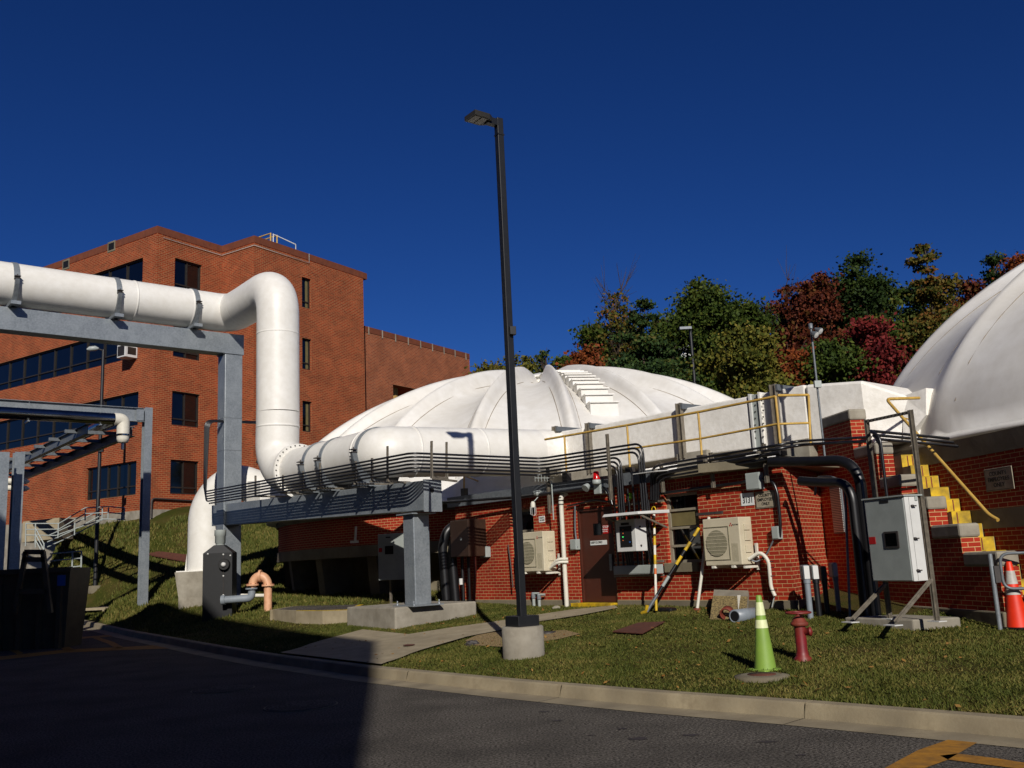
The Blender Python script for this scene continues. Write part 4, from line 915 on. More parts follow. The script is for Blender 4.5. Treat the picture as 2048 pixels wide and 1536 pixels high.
mb = MB(); mb.tube([cB, [cB[0], cB[1], G(535,1220)[2]-.1]], rp*.94, 18); mb.build('riser', 'peach', gn)
for c in (cA+[0,0,.03], cB+[0,0,.02]): 
    mb = MB(); mb.lathe(c, [(rp+.055,-.022),(rp+.055,.022)], 20); f_ = mb.build('flange', 'peach', gn)
    for k_ in range(8): t = 2*math.pi*k_/8; mb = MB(); mb.lathe(c+[math.cos(t)*(rp+.03), math.sin(t)*(rp+.03), -.04], [(.012,0),(.012,.08)], 6); mb.build('bolt', 'rust', f_)
mb = MB(); mb.lathe(cm_+Z*.26, [(rp+.05,-.03),(rp+.05,.03)], 20, ax=(1,0,0)); mb.build('flange', 'peach', gn)
mb = MB(); mb.tube([aty(430,1191,Yg+1.4), aty(530,1191,Yg+1.4)], .05, 8); mb.build('thin_pipe', 'white2', label='thin pale pipe low in the grass behind the goose neck', cat='pipe')
# ------------------------------------------------------------------ LAMP POST
g_ = G(1048, 1319); lx, ly, lz = g_; ly += .3; lz = g1(lx, ly)
lp = thing('street_lamp', (lx, ly, lz), 'tall slim black lamp post on a round concrete base in the lawn', 'lamp post')
def Lz(py): return float(aty(1045, py, ly)[2])
mb = MB(); rb = 41*ly/F*.985; mb.lathe((lx, ly, lz-.1), [(rb,0),(rb,Lz(1252)-lz+.085),(rb-.02,Lz(1252)-lz+.1),(0,Lz(1252)-lz+.1)], 40); mb.build('concrete_base', 'conc', lp)
zb0 = Lz(1252); a45 = R_(33)
mb = MB(); mb.box(lx, ly, zb0, .36, .36, Lz(1229)-Lz(1250), a45); mb.build('base_cover', 'pole', lp, bevel=.006)
mb = MB(); ztp = float(aty(998,238,ly)[2]); w0, w1_ = .105, .095
mb.box(lx, ly, zb0+.1, .108, .108, ztp-zb0-.1, a45); mb.build('pole', 'pole', lp, bevel=.006)
mb = MB(); zc3 = float(aty(1000,272,ly)[2]); mb.box(lx, ly, zc3, .125, .125, .02, a45); mb.build('tenon_collar', 'pole', lp)
hd = aty(963, 238, ly-.35); hx = np.array([-.80,-.6,0]); hy = np.array([.6,-.80,0]); tl = np.array([0,0,1.])
hc = np.array([lx, ly, ztp-.1]); 
mb = MB(); mb.obox(hc-hy*.05-Z*.04+hx*.05, hx*.2, hy*.1, Z*.11); mb.build('arm', 'pole', lp)
b0 = hc+hx*.2-hy*.15-Z*.02
mb = MB(); mb.add([b0+hx*a+hy*b_+Z*z for z, s_ in ((0,0),(.075,.02)) for a, b_ in ((0,.05),(.08,0),(.36,0),(.36,.3),(.08,.3),(0,.25))], [(5,4,3,2,1,0),(6,7,8,9,10,11)]+[(i,(i+1)%6,6+(i+1)%6,6+i) for i in range(6)]); hdo = mb.build('lamp_head', mat('dark_bronze_paint', '2d2a22', '242119', 6, .5), lp)
for a in (.09, .225): mb = MB(); mb.obox(b0+hx*a+hy*.04-Z*.006, hx*.11, hy*.22, Z*.007); mb.build('lens', 'lens', hdo)
mb = MB(); zz = float(aty(1021,672,ly)[2]); mb.obox([lx+.03, ly-.12, zz], [.09,.03,0], [-.03,.09,0], [0,0,.13]); mb.build('sensor_box', 'pole', lp, bevel=.005)
# left lamp
g_ = G(190, 1178); l2 = thing('street_lamp', g_, 'black lamp post with cobra head standing in front of the ribbon windows', 'lamp post'); Yl = g_[1]
zt_ = aty(195,700,Yl)[2]; mb = MB(); mb.tube([[g_[0],Yl,g_[2]-.1], [g_[0],Yl,zt_]], [.1,.075], 14); mb.build('pole', 'pole', l2)
mb = MB(); mb.lathe(g_, [(.3,-.2),(.3,.15),(.0,.16)], 20); mb.build('base', 'concdk', l2)
hq = np.array([g_[0], Yl, zt_]); mb = MB(); mb.tube([hq-Z*.05, hq+[-.25,-.1,.05]], .04, 8); mb.build('arm', 'pole', l2)
mb = MB(); mb.tube([hq+[-.2,-.08,.05], hq+[-.35,-.12,.06], hq+[-.6,-.2,.03], hq+[-.72,-.24,0]], [.05,.13,.12,.03], 14); mb.build('lamp_head', 'boxg', l2)
mb = MB(); mb.obox([g_[0]+.02, Yl-.18, aty(195,905,Yl)[2]], [.2,0,0], [0,.12,0], [0,0,.35]); mb.build('junction_box', 'pole', l2)
# poles above the roofs
q = aty(1634, 769, 16.6); fl_ = thing('flood_light_pole', q, 'thin galvanised pole with twin round flood lights beside the duct end', 'flood light')
qt = aty(1628, 657, 16.6); qb = aty(1643, 915, 16.6); mb = MB(); mb.tube([[q[0],q[1],qb[2]], [q[0],q[1],qt[2]]], .02, 8); mb.build('pole', 'galvd', fl_)
mb = MB(); mb.box(q[0], q[1]-.03, q[2]-.06, .12, .08, .12); mb.build('junction_box', 'boxg', fl_)
tp = np.array([q[0], q[1], qt[2]])
mb = MB(); mb.lathe(tp, [(.04,0),(.04,.09),(.02,.1)], 10); mb.build('cap', 'galvd', fl_)
for dx, dz, dy in ((.16,-.03,-.1), (.0,-.1,-.14)):
    c = tp+[dx*.55,dy*.5,dz]; ax = np.array([.5,-.6,-.55]); mb = MB(); mb.lathe(c, [(.02,-.04),(.035,.0),(.065,.08),(.065,.09)], 14, ax=ax); h_ = mb.build('lamp_head', 'galvd', fl_)
    mb = MB(); mb.lathe(c+ax/np.linalg.norm(ax)*.092, [(.058,0),(0,.01)], 14, ax=ax); mb.build('lens', 'boxw', h_)
q = aty(1384, 700, 58.); l3 = thing('street_lamp', [q[0], q[1], 5], 'distant dark lamp pole standing among the trees above the middle dome', 'lamp post')
mb = MB(); mb.tube([[q[0],q[1],3.5], [q[0],q[1],aty(1384,660,58.)[2]]], [.16,.1], 8); mb.build('pole', 'pole', l3)
mb = MB(); zz = aty(1384,657,58.)[2]; mb.box(q[0]-.35, q[1]-.2, zz-.1, .75, .35, .16); mb.build('lamp_head', 'galvd', l3)
# ================================================================== STAIRS BETWEEN STEPPED WALL AND TANK
def SY(Y): return SP + SA*((Y-SP[1])/SA[1])
sw = thing('stepped_wall', [*SY(14.5)[:2], .5], 'stepped red brick stair wall with concrete caps and sunlit ends', 'wall')
segs = [(12.97,13.72,1.42),(13.72,14.42,1.83),(14.42,15.1,2.27),(15.1,15.7,2.675),(15.7,16.43,3.265),(16.43,18.3,3.965)]
thk = .3; mb = MB(); xi = -SN*thk
for i, (y0, y1, zt_) in enumerate(segs):
    a, b = SY(y0), SY(y1); L0 = np.linalg.norm(b-a); so = np.linalg.norm(a-SY(13))
    q = lambda p_, z_: np.array([p_[0], p_[1], z_])
    zc = zt_-.2; zb_l = .6 if i == 0 else segs[i-1][2]-.02
    mb.quad(q(b,.6), q(a,.6), q(a,zc), q(b,zc), [(-so-L0,.6),(-so,.6),(-so,zc),(-so-L0,zc)])
    mb.quad(q(a,zb_l), q(a+xi,zb_l), q(a+xi,zc), q(a,zc), [(0,zb_l),(thk,zb_l),(thk,zc),(0,zc)])
    mb.quad(q(a+xi,.6), q(b+xi,.6), q(b+xi,zc), q(a+xi,zc), [(so,.6),(so+L0,.6),(so+L0,zc),(so,zc)])
mb.build('brickwork', 'brick', sw)
for y0, y1, zt_ in segs:
    a, b = SY(y0)-SA*.02+SN*.015, SY(y1)+SN*.015; a = a*[1,1,0]; b = b*[1,1,0]
    mb = MB(); mb.obox(a+Z*(zt_-.2), b-a, xi*1.1, Z*.2); mb.build('cap', 'conc', sw, bevel=.035)
a = SY(12.94)+SN*.05; a[2] = 0; mb = MB(); mb.obox(a, SY(18.25)*[1,1,0]-SY(12.94)*[1,1,0], xi*1.35, Z*.62); mb.build('foundation', 'concdk', sw, bevel=.02)
st = thing('yellow_stairs', [*(SY(13)+xi)[:2], .4], 'steep concrete stairs with bright yellow risers climbing between brick walls', 'stairs')
n_ = 13; y_s, z_s = 12.7, .42
for i in range(n_):
    yy = y_s + i*.232; zz = z_s + i*.2; a = SY(yy)+xi*1.02; a[2] = .1
    wdt = .64-.3-.02; dv_ = -SN
    mb = MB(); mb.obox(a, dv_*wdt, SA*.7, Z*(zz+.2-.1)); so_ = mb.build('step', 'walk', st)
    mb = MB(); mb.obox([a[0],a[1],zz+.0]-SA*.006, dv_*(wdt*.97), SA*.008, Z*.198); mb.build('riser', 'yelb', so_)
    mb = MB(); mb.obox([a[0],a[1],zz+.2]-SA*.006, dv_*(wdt*.97), SA*.07, Z*.006); mb.build('nosing', 'yelb', so_)
    for f_ in (.22, .55):
        if rng.random() < .6: mb = MB(); mb.obox([a[0],a[1],zz+.02]-SA*.0085+dv_*wdt*(f_+rng.random()*.1), dv_*.02, SA*.003, Z*.17); mb.build('drip_stain', 'rust', so_)
# handrails
hs = thing('stair_handrail', aty(1880,920,14.2), 'yellow pipe handrail sloping down across the stairs to a curled end', 'handrail')
Yl, Yh = 12.75, 15.4
mb = MB(); mb.tube(rounded([aty(1838,796,16.0), aty(1772,798,Yh), aty(1978,1030,Yl), aty(1996,1040,Yl-.15)], .14, 6), .026, 10); mb.build('rail', 'yel', hs)
for px, py, Y_ in ((1805,835,15.0),):
    q = aty(px, py, Y_); mb = MB(); mb.tube([q, q+[.2,.1,-.04]], .012, 6); mb.build('bracket', 'yel', hs)
gt = thing('safety_gate', aty(1998,1240,12.9), 'galvanised round-tube swing gate on a post at the foot of the stairs', 'gate')
gp_ = aty(1998,1242,12.9); gtop = aty(1987,1107,12.9); mb = MB(); mb.tube([[gp_[0],gp_[1],.3], [gp_[0],gp_[1],gtop[2]]], .03, 12); mb.build('post', 'galv', gt)
mb = MB(); x0, x1 = aty(2004,1150,12.85), aty(2075,1150,12.7); zt_, zb3 = aty(2010,1107,12.85)[2], aty(2010,1178,12.85)[2]
mb.tube(rounded([[x1[0],x1[1],zt_],[x0[0],x0[1],zt_],[x0[0],x0[1],zb3],[x1[0],x1[1],zb3]], .13, 8), .021, 10); mb.build('loop', 'galvd', gt)
mb = MB(); mb.obox([gp_[0]+.01,gp_[1]-.05,aty(1995,1165,12.9)[2]], [.09,0,0], [0,.1,0], [0,0,.22]); mb.build('hinge', 'iron', gt)
# ================================================================== BIG ENCLOSURE ON STRUT FRAME (right)
cA_ = np.array([-.38,.925,0]); cB_ = np.array([.925,.38,0]); k0 = aty(1811,992,12.7); k1 = aty(1826,1163,12.7); zt_, zb4 = k0[2], k1[2]; k = np.array([(k0[0]+k1[0])/2, 12.7, 0])
L1 = float((onpl(1738,1090,k,-cB_)-k)@cA_); L2 = float((onpl(1846,1075,k,-cA_)-k)@cB_)
cb = thing('electrical_cabinet', k+cA_*L1/2+cB_*L2/2+Z*zb4, 'large grey electrical cabinet with sunlit latched side on a strut frame', 'cabinet')
mb = MB(); mb.obox(k+Z*zb4, cA_*L1, cB_*L2, Z*(zt_-zb4)); mb.build('body', 'boxw', cb, bevel=.008)
mb = MB(); mb.obox(k+Z*(zb4+.01)-cB_*.012+cA_*.02, cA_*(L1-.04), cB_*.011, Z*(zt_-zb4-.03)); dr_ = mb.build('door', 'boxg', cb, bevel=.005)
wc = onpl(1784,1079,k-cB_*.012,-cB_); mb = MB(); mb.obox(wc-cA_*.13-Z*.11-cB_*.014, cA_*.26, cB_*.014, Z*.22); wf = mb.build('viewing_frame', 'iron', dr_)
mb = MB(); mb.obox(wc-cA_*.1-Z*.085-cB_*.018, cA_*.2, cB_*.004, Z*.17); mb.build('pane', 'glass', dr_)
wc = onpl(1768,1003,k-cB_*.012,-cB_); mb = MB(); mb.obox(wc-cA_*.08-Z*.02-cB_*.006, cA_*.16, cB_*.005, Z*.04); mb.build('nameplate', 'ink', dr_)
wc = onpl(1745,1081,k-cB_*.012,-cB_); mb = MB(); mb.obox(wc-cA_*.06-Z*.05-cB_*.003, cA_*.12, cB_*.003, Z*.1); mb.build('warning_sticker', 'signr', dr_)
mb = MB(); mb.obox(k+cB_*.07+Z*(zb4+.01)-cA_*.0015, cB_*.004, cA_*.001, Z*(zt_-zb4-.02)); mb.build('door_seam', 'iron', cb)
for py in (1012,1077,1141): c = onpl(1815+(py-992)*.09+6,py,k,-cA_); mb = MB(); mb.lathe(c, [(.018,0),(.018,.03),(0,.032)], 10, ax=-cA_); mb.obox(c-cA_*.03-Z*.008, cB_*.05, -cA_*.012, Z*.016); mb.build('latch', 'iron', cb)
c = onpl(1829,1001,k,-cA_); mb = MB(); mb.obox(c-cA_*.012, cB_*.045, cA_*.012, Z*.07); mb.build('tag', 'boxg', cb)
mb = MB(); mb.obox(k+Z*zt_-cB_*.03-cA_*.02, cA_*(L1+.04), cB_*(L2+.1), Z*.02); mb.build('drip_hood', 'boxg', cb)
sf = thing('strut_stand', k+cB_*(L2+.05)+cA_*L1/2, 'steel strut stand with braces holding the large cabinet', 'stand')
pr = k+cB_*(L2+.06)+cA_*.0; r0, r1 = onpl(1882,1242,pr,-cA_), onpl(1828,820,pr,-cA_)
def strut(a, b, parent, nm, wd=.045, mt='strut'):
    a, b = np.array(a,float), np.array(b,float); mb = MB()
    for s_ in (-1, 1): mb.bar(a+U*s_*wd*.42, b+U*s_*wd*.42, wd*.2, wd)
    mb.bar(a, b, wd*.7, wd*.3); return mb.build(nm, mt, parent)
pad = [G(1690,1246), G(1828,1262), G(1923,1253), G(1800,1234)]; zg_ = max(q_[2] for q_ in pad)+.04
strut([pr[0],pr[1],zg_], [pr[0],pr[1],r1[2]], sf, 'post'); pl_ = pr+cA_*(L1*1.12); strut([pl_[0],pl_[1],zg_], [pl_[0],pl_[1],r1[2]+.0], sf, 'post')
zt5 = r1[2]-.03; mb = MB(); mb.bar([*pr[:2],zt5], [*pl_[:2],zt5], .03, .04); tb_ = mb.build('top_rail', 'strut', sf)
for i in range(12): q = pr+(pl_-pr)*(i+.5)/12+Z*zt5+cB_*-.017; mb = MB(); mb.obox(q-Z*.008, cA_*.03, cB_*-.002, Z*.016); mb.build('slot', 'ink', tb_)
strut([*pr[:2],zb4+.02], [*(pr-cB_*.75-cA_*.05)[:2],zg_+.04], sf, 'brace', .04); strut([*pl_[:2],zb4-.05], [*(pl_-cB_*.7-cA_*.05)[:2],zg_+.04], sf, 'brace', .04)
for q in (pr, pl_, pr-cB_*.75, pl_-cB_*.7): mb = MB(); mb.obox([*(q-cA_*.1-cB_*.07)[:2],zg_-.01], cA_*.2, cB_*.14, Z*.012); mb.build('foot_plate', 'boxw', sf)
strut(pr+Z*(zt_+.0)+cB_*.0, pl_+Z*(zt_+.0), sf, 'cross_rail', .04)
for i, off_ in enumerate((0,.07,.14)):
    q = onpl(1748,870,pr,-cB_); b0 = pl_+cB_*(-.1)+cA_*(-.05+off_*0)-cA_*off_
    mb = MB(); mb.tube(rounded([b0+Z*(zt_+.9-off_)+cB_*1.6, b0+Z*(zt_+1.0-off_)-cA_*.05, b0-cA_*(.28-off_)+Z*(zt_+.9-off_), b0-cA_*(.28-off_)+Z*zt_], .16, 6), .022, 8); mb.build('conduit', 'cond', sf)
pad = [G(1690,1246), G(1828,1262), G(1923,1253), G(1800,1234)]; mb = MB(); mb.poly([np.array([q[0],q[1],.2]) for q in pad], Z*(zg_-.2)); mb.build('equipment_pad', 'conc', label='thin flat concrete pad under the large cabinet stand', cat='pad', bevel=.02)
# big black conduits curving down beside the stepped wall
bc = thing('large_conduits', P(uR, .3, .6), 'pair of thick black conduits arching off the wall and down beside the stepped wall', 'conduits')
for (xa, ya), (xb, yb), (xc, yc), r_ in (((1540,924),(1700,905),(1752,1235),.085), ((1600,962),(1672,950),(1732,1235),.075)):
    Ya = 15.7; pA = WP(xa, ya, .28); pB = aty(xb+8, yb+18, 14.7); pC = aty(xc, yc, 14.45); pB2 = [pC[0], pC[1], pB[2]-.0]
    mb = MB(); mb.tube(rounded([pA, pA*.5+np.array(pB)*.5, pB2, [pC[0],pC[1],.4]], .55, 10), r_, 16); mb.build('conduit', 'black', bc)
mb = MB(); pA = WP(1633,955,.1); pB = aty(1668,953,14.9); mb.tube(rounded([aty(1630,990,15.7), aty(1632,955,15.6), pB, aty(1690,975,14.6), aty(1700,1235,14.5)], .25, 8), .02, 8); mb.build('conduit', 'galvd', bc)
for i, (px, yt, w_) in enumerate(((1610,1130,1.), (1628,1130,1.), (1645,1132,.9), (1668,1125,.85))):
    Y_ = 14.9+i*.12; o = thing('conduit_stub', aty(px,1240,Y_), ['grey capped conduit stub nearest the brick corner','second capped conduit stub from the brick corner','dark capped conduit stub, third from the brick corner','shortest-tailed capped conduit stub nearest the cabinet'][i], 'conduit stub', 'capped conduits rising from the grass')
    q0, q1 = aty(px+11,1232,Y_), aty(px,yt+30,Y_); x_ = q0[0]; m2 = 'gpipe' if i in (0,3) else 'black'
    mb = MB(); mb.tube([[x_,Y_,.4], [x_,Y_,q1[2]]], .045*w_, 14); mb.build('pipe', m2, o)
    mb = MB(); mb.lathe([x_,Y_,q1[2]-.02], [(.055*w_,-.03),(.055*w_,.03)], 14); mb.build('collar', m2, o)
    q2 = aty(px,yt,Y_)[2]; mb = MB(); mb.box(x_, Y_+.06, q1[2], .105*w_, .2, q2-q1[2]); b_ = mb.build('elbow_body', m2 if i != 1 else 'boxg', o, bevel=.025)
    mb = MB(); mb.box(x_, Y_-.043, q1[2]+.015, .085*w_, .008, q2-q1[2]-.03); mb.build('cover', 'boxw' if i != 2 else 'black', b_, bevel=.003)
lv = thing('wall_louvre', SPX(1678,1020), 'small square ribbed metal louvre on the shaded stepped wall', 'louvre')
c = SPX(1678,1020,.0); l_ = MB(); l_.obox(c-SA*.2-Z*.42, SA*.42, SN*.03, Z*.85); l_.build('frame', 'galvd', lv)
for i in range(26): mb = MB(); mb.obox(c-SA*.18-Z*(.39-i*.0305)+SN*.03, SA*.38, SN*.012, Z*.013); mb.build('slat', 'boxw', lv)
# ================================================================== AIR CONDITIONERS
def acunit(px0, px1, yt, yb, v_, lab, fx):
    ua, ub_ = WU(px0,1085,v_), WU(px1,1085,v_); zt_, zb_ = WZ(px0,yt,v_), WZ(px0,yb,v_); wd = ub_-ua; ht = zt_-zb_; q = lambda a, d_, z_: P(ua+a, v_+d_, zb_+z_)
    o = thing('heat_pump_unit', P((ua+ub_)/2, v_-.17, zb_), lab, 'air conditioner', 'ivory outdoor units on the brick wall')
    mb = MB(); mb.wbox(ua, ub_, v_-.35, v_, zb_, zt_); mb.build('case', 'ac', o, bevel=.015)
    cx, cz, r_ = wd*.36, ht*.47, min(wd*.29, ht*.36)
    mb = MB(); t = .012; a0_, a1_, z0_, z1_ = cx-r_-.05, cx+r_+.05, cz-r_-.06, cz+r_+.06
    for b0, b1, c0, c1 in ((a0_,a1_,z0_,z0_+t),(a0_,a1_,z1_-t,z1_),(a0_,a0_+t,z0_+t,z1_-t),(a1_-t,a1_,z0_+t,z1_-t)): mb.wbox(ua+b0, ua+b1, v_, v_+.012, zb_+c0, zb_+c1)
    mb.build('fan_guard_frame', 'acg', o)
    mb = MB(); mb.lathe(q(cx,.002,cz), [(r_,0),(r_,.004),(0,.004)], 36, ax=N); mb.build('fan_opening', 'acd', o)
    mb = MB()
    for i in range(1, 30): r2 = r_*i/30; mb.lathe(q(cx,.009,cz), [(r2-.0035,0),(r2+.0035,0),(r2+.0035,.004),(r2-.0035,.004)], 36, ax=N, smooth=False)
    mb.build('fan_grille', 'acg', o)
    mb = MB()
    for i in range(-3, 4): z_ = cz+i*r_*.27; h_ = math.sqrt(max(r_*r_-(z_-cz)**2, 0)); mb.wbox(ua+cx-h_, ua+cx+h_, v_+.013, v_+.018, zb_+z_-.004, zb_+z_+.004)
    mb.build('guard_bars', 'ac', o)
    for i in range(7): x_ = wd*(.76+i*.025); mb = MB(); mb.wbox(ua+x_, ua+x_+.006, v_, v_+.003, zb_+.06, zb_+ht*.45); mb.build('panel_groove', 'acg', o)
    lg = q(wd*.78, .002, ht*.83); s_ = .022
    for dx, dz in ((0,.032),(-.02,0),(.02,0)): mb = MB(); c = lg+U*dx+Z*dz; mb.poly([c-U*.012, c-Z*.018, c+U*.012, c+Z*.018], N*.002); mb.build('emblem', 'signr', o)
    text('ELECTRIC', .03, lg+U*.1+Z*.008, U, 'iron', o)
    for z_, hh in ((.25,.12),(.5,.16),(.72,.1)): mb = MB(); mb.wbox(ub_+.0005, ub_+.02, v_-.27, v_-.12, zb_+ht*z_, zb_+ht*z_+hh); mb.build('valve_cover', 'ac', o, bevel=.005)
    for a in (.18, .72): mb = MB(); mb.wbox(ua+wd*a, ua+wd*a+.06, .0, v_+.02, zb_-.045, zb_-.005); mb.build('wall_bracket', 'white2', o)
    mb = MB(); mb.wbox(ub_-.02, ub_+.02, .01, .05, zb_-.1, zb_+.35); mb.wbox(ub_-.02, ub_+.02, .05, v_-.05, zb_-.06, zb_-.02); mb.build('wall_bracket', 'white2', o)
    return ua, ub_, zt_, zb_
A2_ = acunit(1408, 1481, 1039, 1132, .46, 'ivory outdoor unit on the wall below the 3131 sign', 0)
A1_ = acunit(1036, 1086, 1066, 1144, .46, 'ivory outdoor unit half behind the tall lamp post', 0)
ls = thing('insulated_line', P(A2_[1]+.2, .2, 1), 'white insulated lines looping out of the right outdoor unit and down', 'pipe')
for k_, dv in ((0,.0), (1,.06)):
    mb = MB(); mb.tube(rounded([P(A2_[1],.22+dv,WZ(1507,1118,.2)), WP(1520,1103,.14+dv), WP(1537,1120,.1+dv), WP(1542,1175,.08+dv), WP(1550,1192,.07+dv)], .15, 7), .032, 12); mb.build('line', 'white2', ls)
for px, py in ((1540,1123),(1541,1135),(1543,1152),(1546,1180)): c = WP(px,py,.11); mb = MB(); mb.tube([c-Z*.006, c+Z*.006], .062, 12); mb.build('tie', 'ink', ls)
mb = MB(); mb.tube(rounded([WP(1549,1192,.1), WP(1547,1200,.1), WP(1544,1214,.12)], .05, 4), .012, 6); mb.build('drain_hose', 'boxg', ls)
ls = thing('insulated_line', P(A1_[1]+.2, .2, 1), 'short white insulated lines from the left outdoor unit to the white pipe', 'pipe')
for dv, dz in ((0,0),(.05,-.06)): mb = MB(); mb.tube(rounded([P(A1_[1],.25+dv,WZ(1107,1130,.25)+dz), WP(1116,1118+(6 if dz else 0),.25+dv), WP(1136,1118+(6 if dz else 0),.12)], .1, 6), .03, 10); mb.build('line', 'white2', ls)
# ================================================================== WALL EQUIPMENT
def wtube(name, pts, r, mt, lab, cat, fillet=.12, grp=None):
    mb = MB(); mb.tube(rounded([WP(*p) for p in pts], fillet, 6), r, 12); return mb.build(name, mt, label=lab, cat=cat, group=grp)
vp = thing('vent_pipe', WP(1132,1218,.12), 'straight white vertical pipe left of the brown door with banded top', 'pipe')
a, b = WP(1134,1219,.14), WP(1129,1010,.14); xx, yy = a[:2]; mb = MB(); mb.tube([[xx,yy,.5],[xx,yy,b[2]]], .047, 16); mb.build('pipe', 'white2', vp)
mb = MB(); mb.tube(rounded([[xx,yy,b[2]],[xx,yy,b[2]+.18],[*(np.array([xx,yy])+U[:2]*.1-N[:2]*.1),b[2]+.26]], .1, 6), .052, 16); mb.build('elbow', 'white2', vp)
for dz in (.02, .1, .16): mb = MB(); mb.lathe([xx,yy,b[2]+dz], [(.054,-.012),(.054,.012)], 16); mb.build('band', 'ink', vp)
def ebox(name, px0, px1, yt, yb, d0, d1, mt, lab, cat='box', grp=None, cover=None):
    o = thing(name, WP((px0+px1)/2,yb,d1), lab, cat, grp); ua, ub_ = WU(px0,(yt+yb)/2,d1), WU(px1,(yt+yb)/2,d1); zt_, zb_ = WZ(px0,yt,d1), WZ(px0,yb,d1)
    mb = MB(); mb.wbox(ua, ub_, d0, d1, zb_, zt_); mb.build('case', mt, o, bevel=.008)
    mb = MB(); mb.wbox(ua+.012, ub_-.012, d1, d1+.008, zb_+.015, zt_-.015); mb.build('cover', cover or mt, o, bevel=.003); return o, ua, ub_, zt_, zb_
ebox('junction_box', 1491, 1519, 947, 981, .0, .13, 'boxg', 'square grey junction box above the 3131 sign', 'junction box')
ebox('disconnect_switch', 1543, 1557, 1053, 1079, 0, .12, 'boxg', 'small grey switch box on the brick near the building corner', 'switch box')
ebox('disconnect_switch', 1140, 1152, 1079, 1100, 0, .12, 'boxg', 'small grey switch box between the white pipe and the door', 'switch box')
wtube('wall_conduit', [(1525,958,.08),(1545,961,.08),(1555,985,.08),(1561,1050,.08),(1559,1074,.08)], .028, 'cond', 'black conduit bending down right of the COUNTY EMPLOYEES ONLY sign', 'conduit')
wtube('wall_conduit', [(1308,989,.09),(1395,977,.09),(1480,966,.09),(1493,962,.12)], .03, 'cond', 'black conduit crossing above the right window to the junction box', 'conduit')
wtube('wall_conduit', [(1150,1012,.07),(1150,1060,.07),(1153,1085,.07),(1154,1096,.09)], .018, 'galvd', 'thin conduit dropping to the switch box beside the door', 'conduit')
wtube('wall_conduit', [(868,1006,.5),(1040,994,.25),(1100,986,.2),(1190,974,.2),(1215,976,.2),(1225,1010,.2)], .032, 'cond', 'long black conduit under the roof edge ending at the control panel', 'conduit', .2)
wtube('wall_conduit', [(1135,1012,.06),(1190,1000,.06),(1222,1004,.06)], .02, 'cond', 'thin black conduit just above the brown door', 'conduit')
wtube('whip_cable', [(1503,1120,.25),(1512,1124,.2),(1520,1120,.14),(1533,1110,.1),(1547,1080,.08)], .014, 'galvd', 'flexible grey cable between outdoor unit and corner switch box', 'cable', .08)
# conduits running right along the roof edge
rc = thing('conduit_bundle', WP(1450,930,.3), 'row of black conduits along the roof edge right of the door towards the stepped wall', 'conduits')
for i, (y0, y1, r_) in enumerate(((928,902,.02),(936,910,.026),(945,918,.036),(954,927,.02))):
    pts = [WP(1330,y0,.32-.03*i), WP(1560,y1-13,.32-.03*i)]
    pts = [WP(1302+i*5,1000,.3-.04*i), WP(1302+i*5,y0+8,.32-.03*i)]+pts[0:]
    pts += [aty(1600,y1-20,15.7+.05*i), aty(1742,874+i*8,13.95+.05*i)] if i < 2 else []
    mb = MB(); mb.tube(rounded(pts, .18, 6), r_, 10); mb.build('conduit', 'cond', rc)
for px, yt, yb, lab in ((1322,925,985,'first strut upright right of the door'), (1421,905,976,'second strut upright right of the door'), (1527,888,966,'third strut upright beside the junction box')):
    o = thing('strut_bracket', WP(px,yb,.2), lab, 'bracket', 'strut uprights on the right half of the wall')
    a, b = WP(px,yt,.18), WP(px+3,yb,.18); strut([*a[:2],b[2]], a, o, 'channel', .05)
    mb = MB(); c = P(uv(a)[0], 0, a[2]-.15); mb.bar(c, c+N*.38, .04); mb.build('arm', 'strut', o)
o = thing('strut_post', WP(1097,1020,.25), 'tall paired strut post left of the white pipe top', 'bracket'); a, b = WP(1095,935,.2), WP(1098,1027,.2); strut([*a[:2],b[2]], a, o, 'channel', .06)
mb = MB(); a, b = WP(1103,962,.25), WP(1106,1040,.25); mb.tube([a, [a[0],a[1],b[2]]], .015, 8); mb.build('rod', 'boxg', o)
o = thing('strut_post', WP(1217,985,.4), 'strut post above the control panel canopy carrying the conduits', 'bracket'); a, b = WP(1214,868,.55), WP(1222,1000,.55); strut([*a[:2],b[2]], a, o, 'channel', .05)
# small yagi antenna
an = thing('antenna', WP(1084,956,.5), 'small grey yagi antenna in front of the roof edge', 'antenna'); a, b = WP(1070,956,.6), WP(1108,956,.3); mb = MB(); mb.tube([a, b], .008, 6); mb.build('boom', 'boxg', an)
for f_ in (0,.17,.34,.5,.64): c = a+(b-a)*f_; mb = MB(); mb.tube([c-Z*.075, c+Z*.075], .006, 5); mb.build('element', 'boxg', an)
# red beacon
bn = thing('warning_beacon', WP(1192,962,.3), 'red flashing beacon light on a grey bracket above the door', 'beacon'); c = WP(1193,959,.3)
mb = MB(); mb.lathe(c, [(.075,0),(.062,.15),(.04,.165),(0,.17)], 20); mb.build('lens', 'redlens', bn)
mb = MB(); mb.lathe(c-Z*.08, [(.06,-.03),(.09,0),(.09,.07),(.06,.08)], 16); mb.build('base', 'boxg', bn)
mb = MB(); cc = WP(1195,978,.25); mb.obox(cc-U*.09-Z*.1-N*.2, U*.18, N*.22, Z*.2); mb.build('housing', 'boxg', bn, bevel=.01)
mb = MB(); mb.lathe(WP(1173,974,.35), [(.05,-.06),(.08,.03),(.085,.05)], 14, ax=(-.6,-.5,-.6)); mb.build('horn', 'boxg', bn)
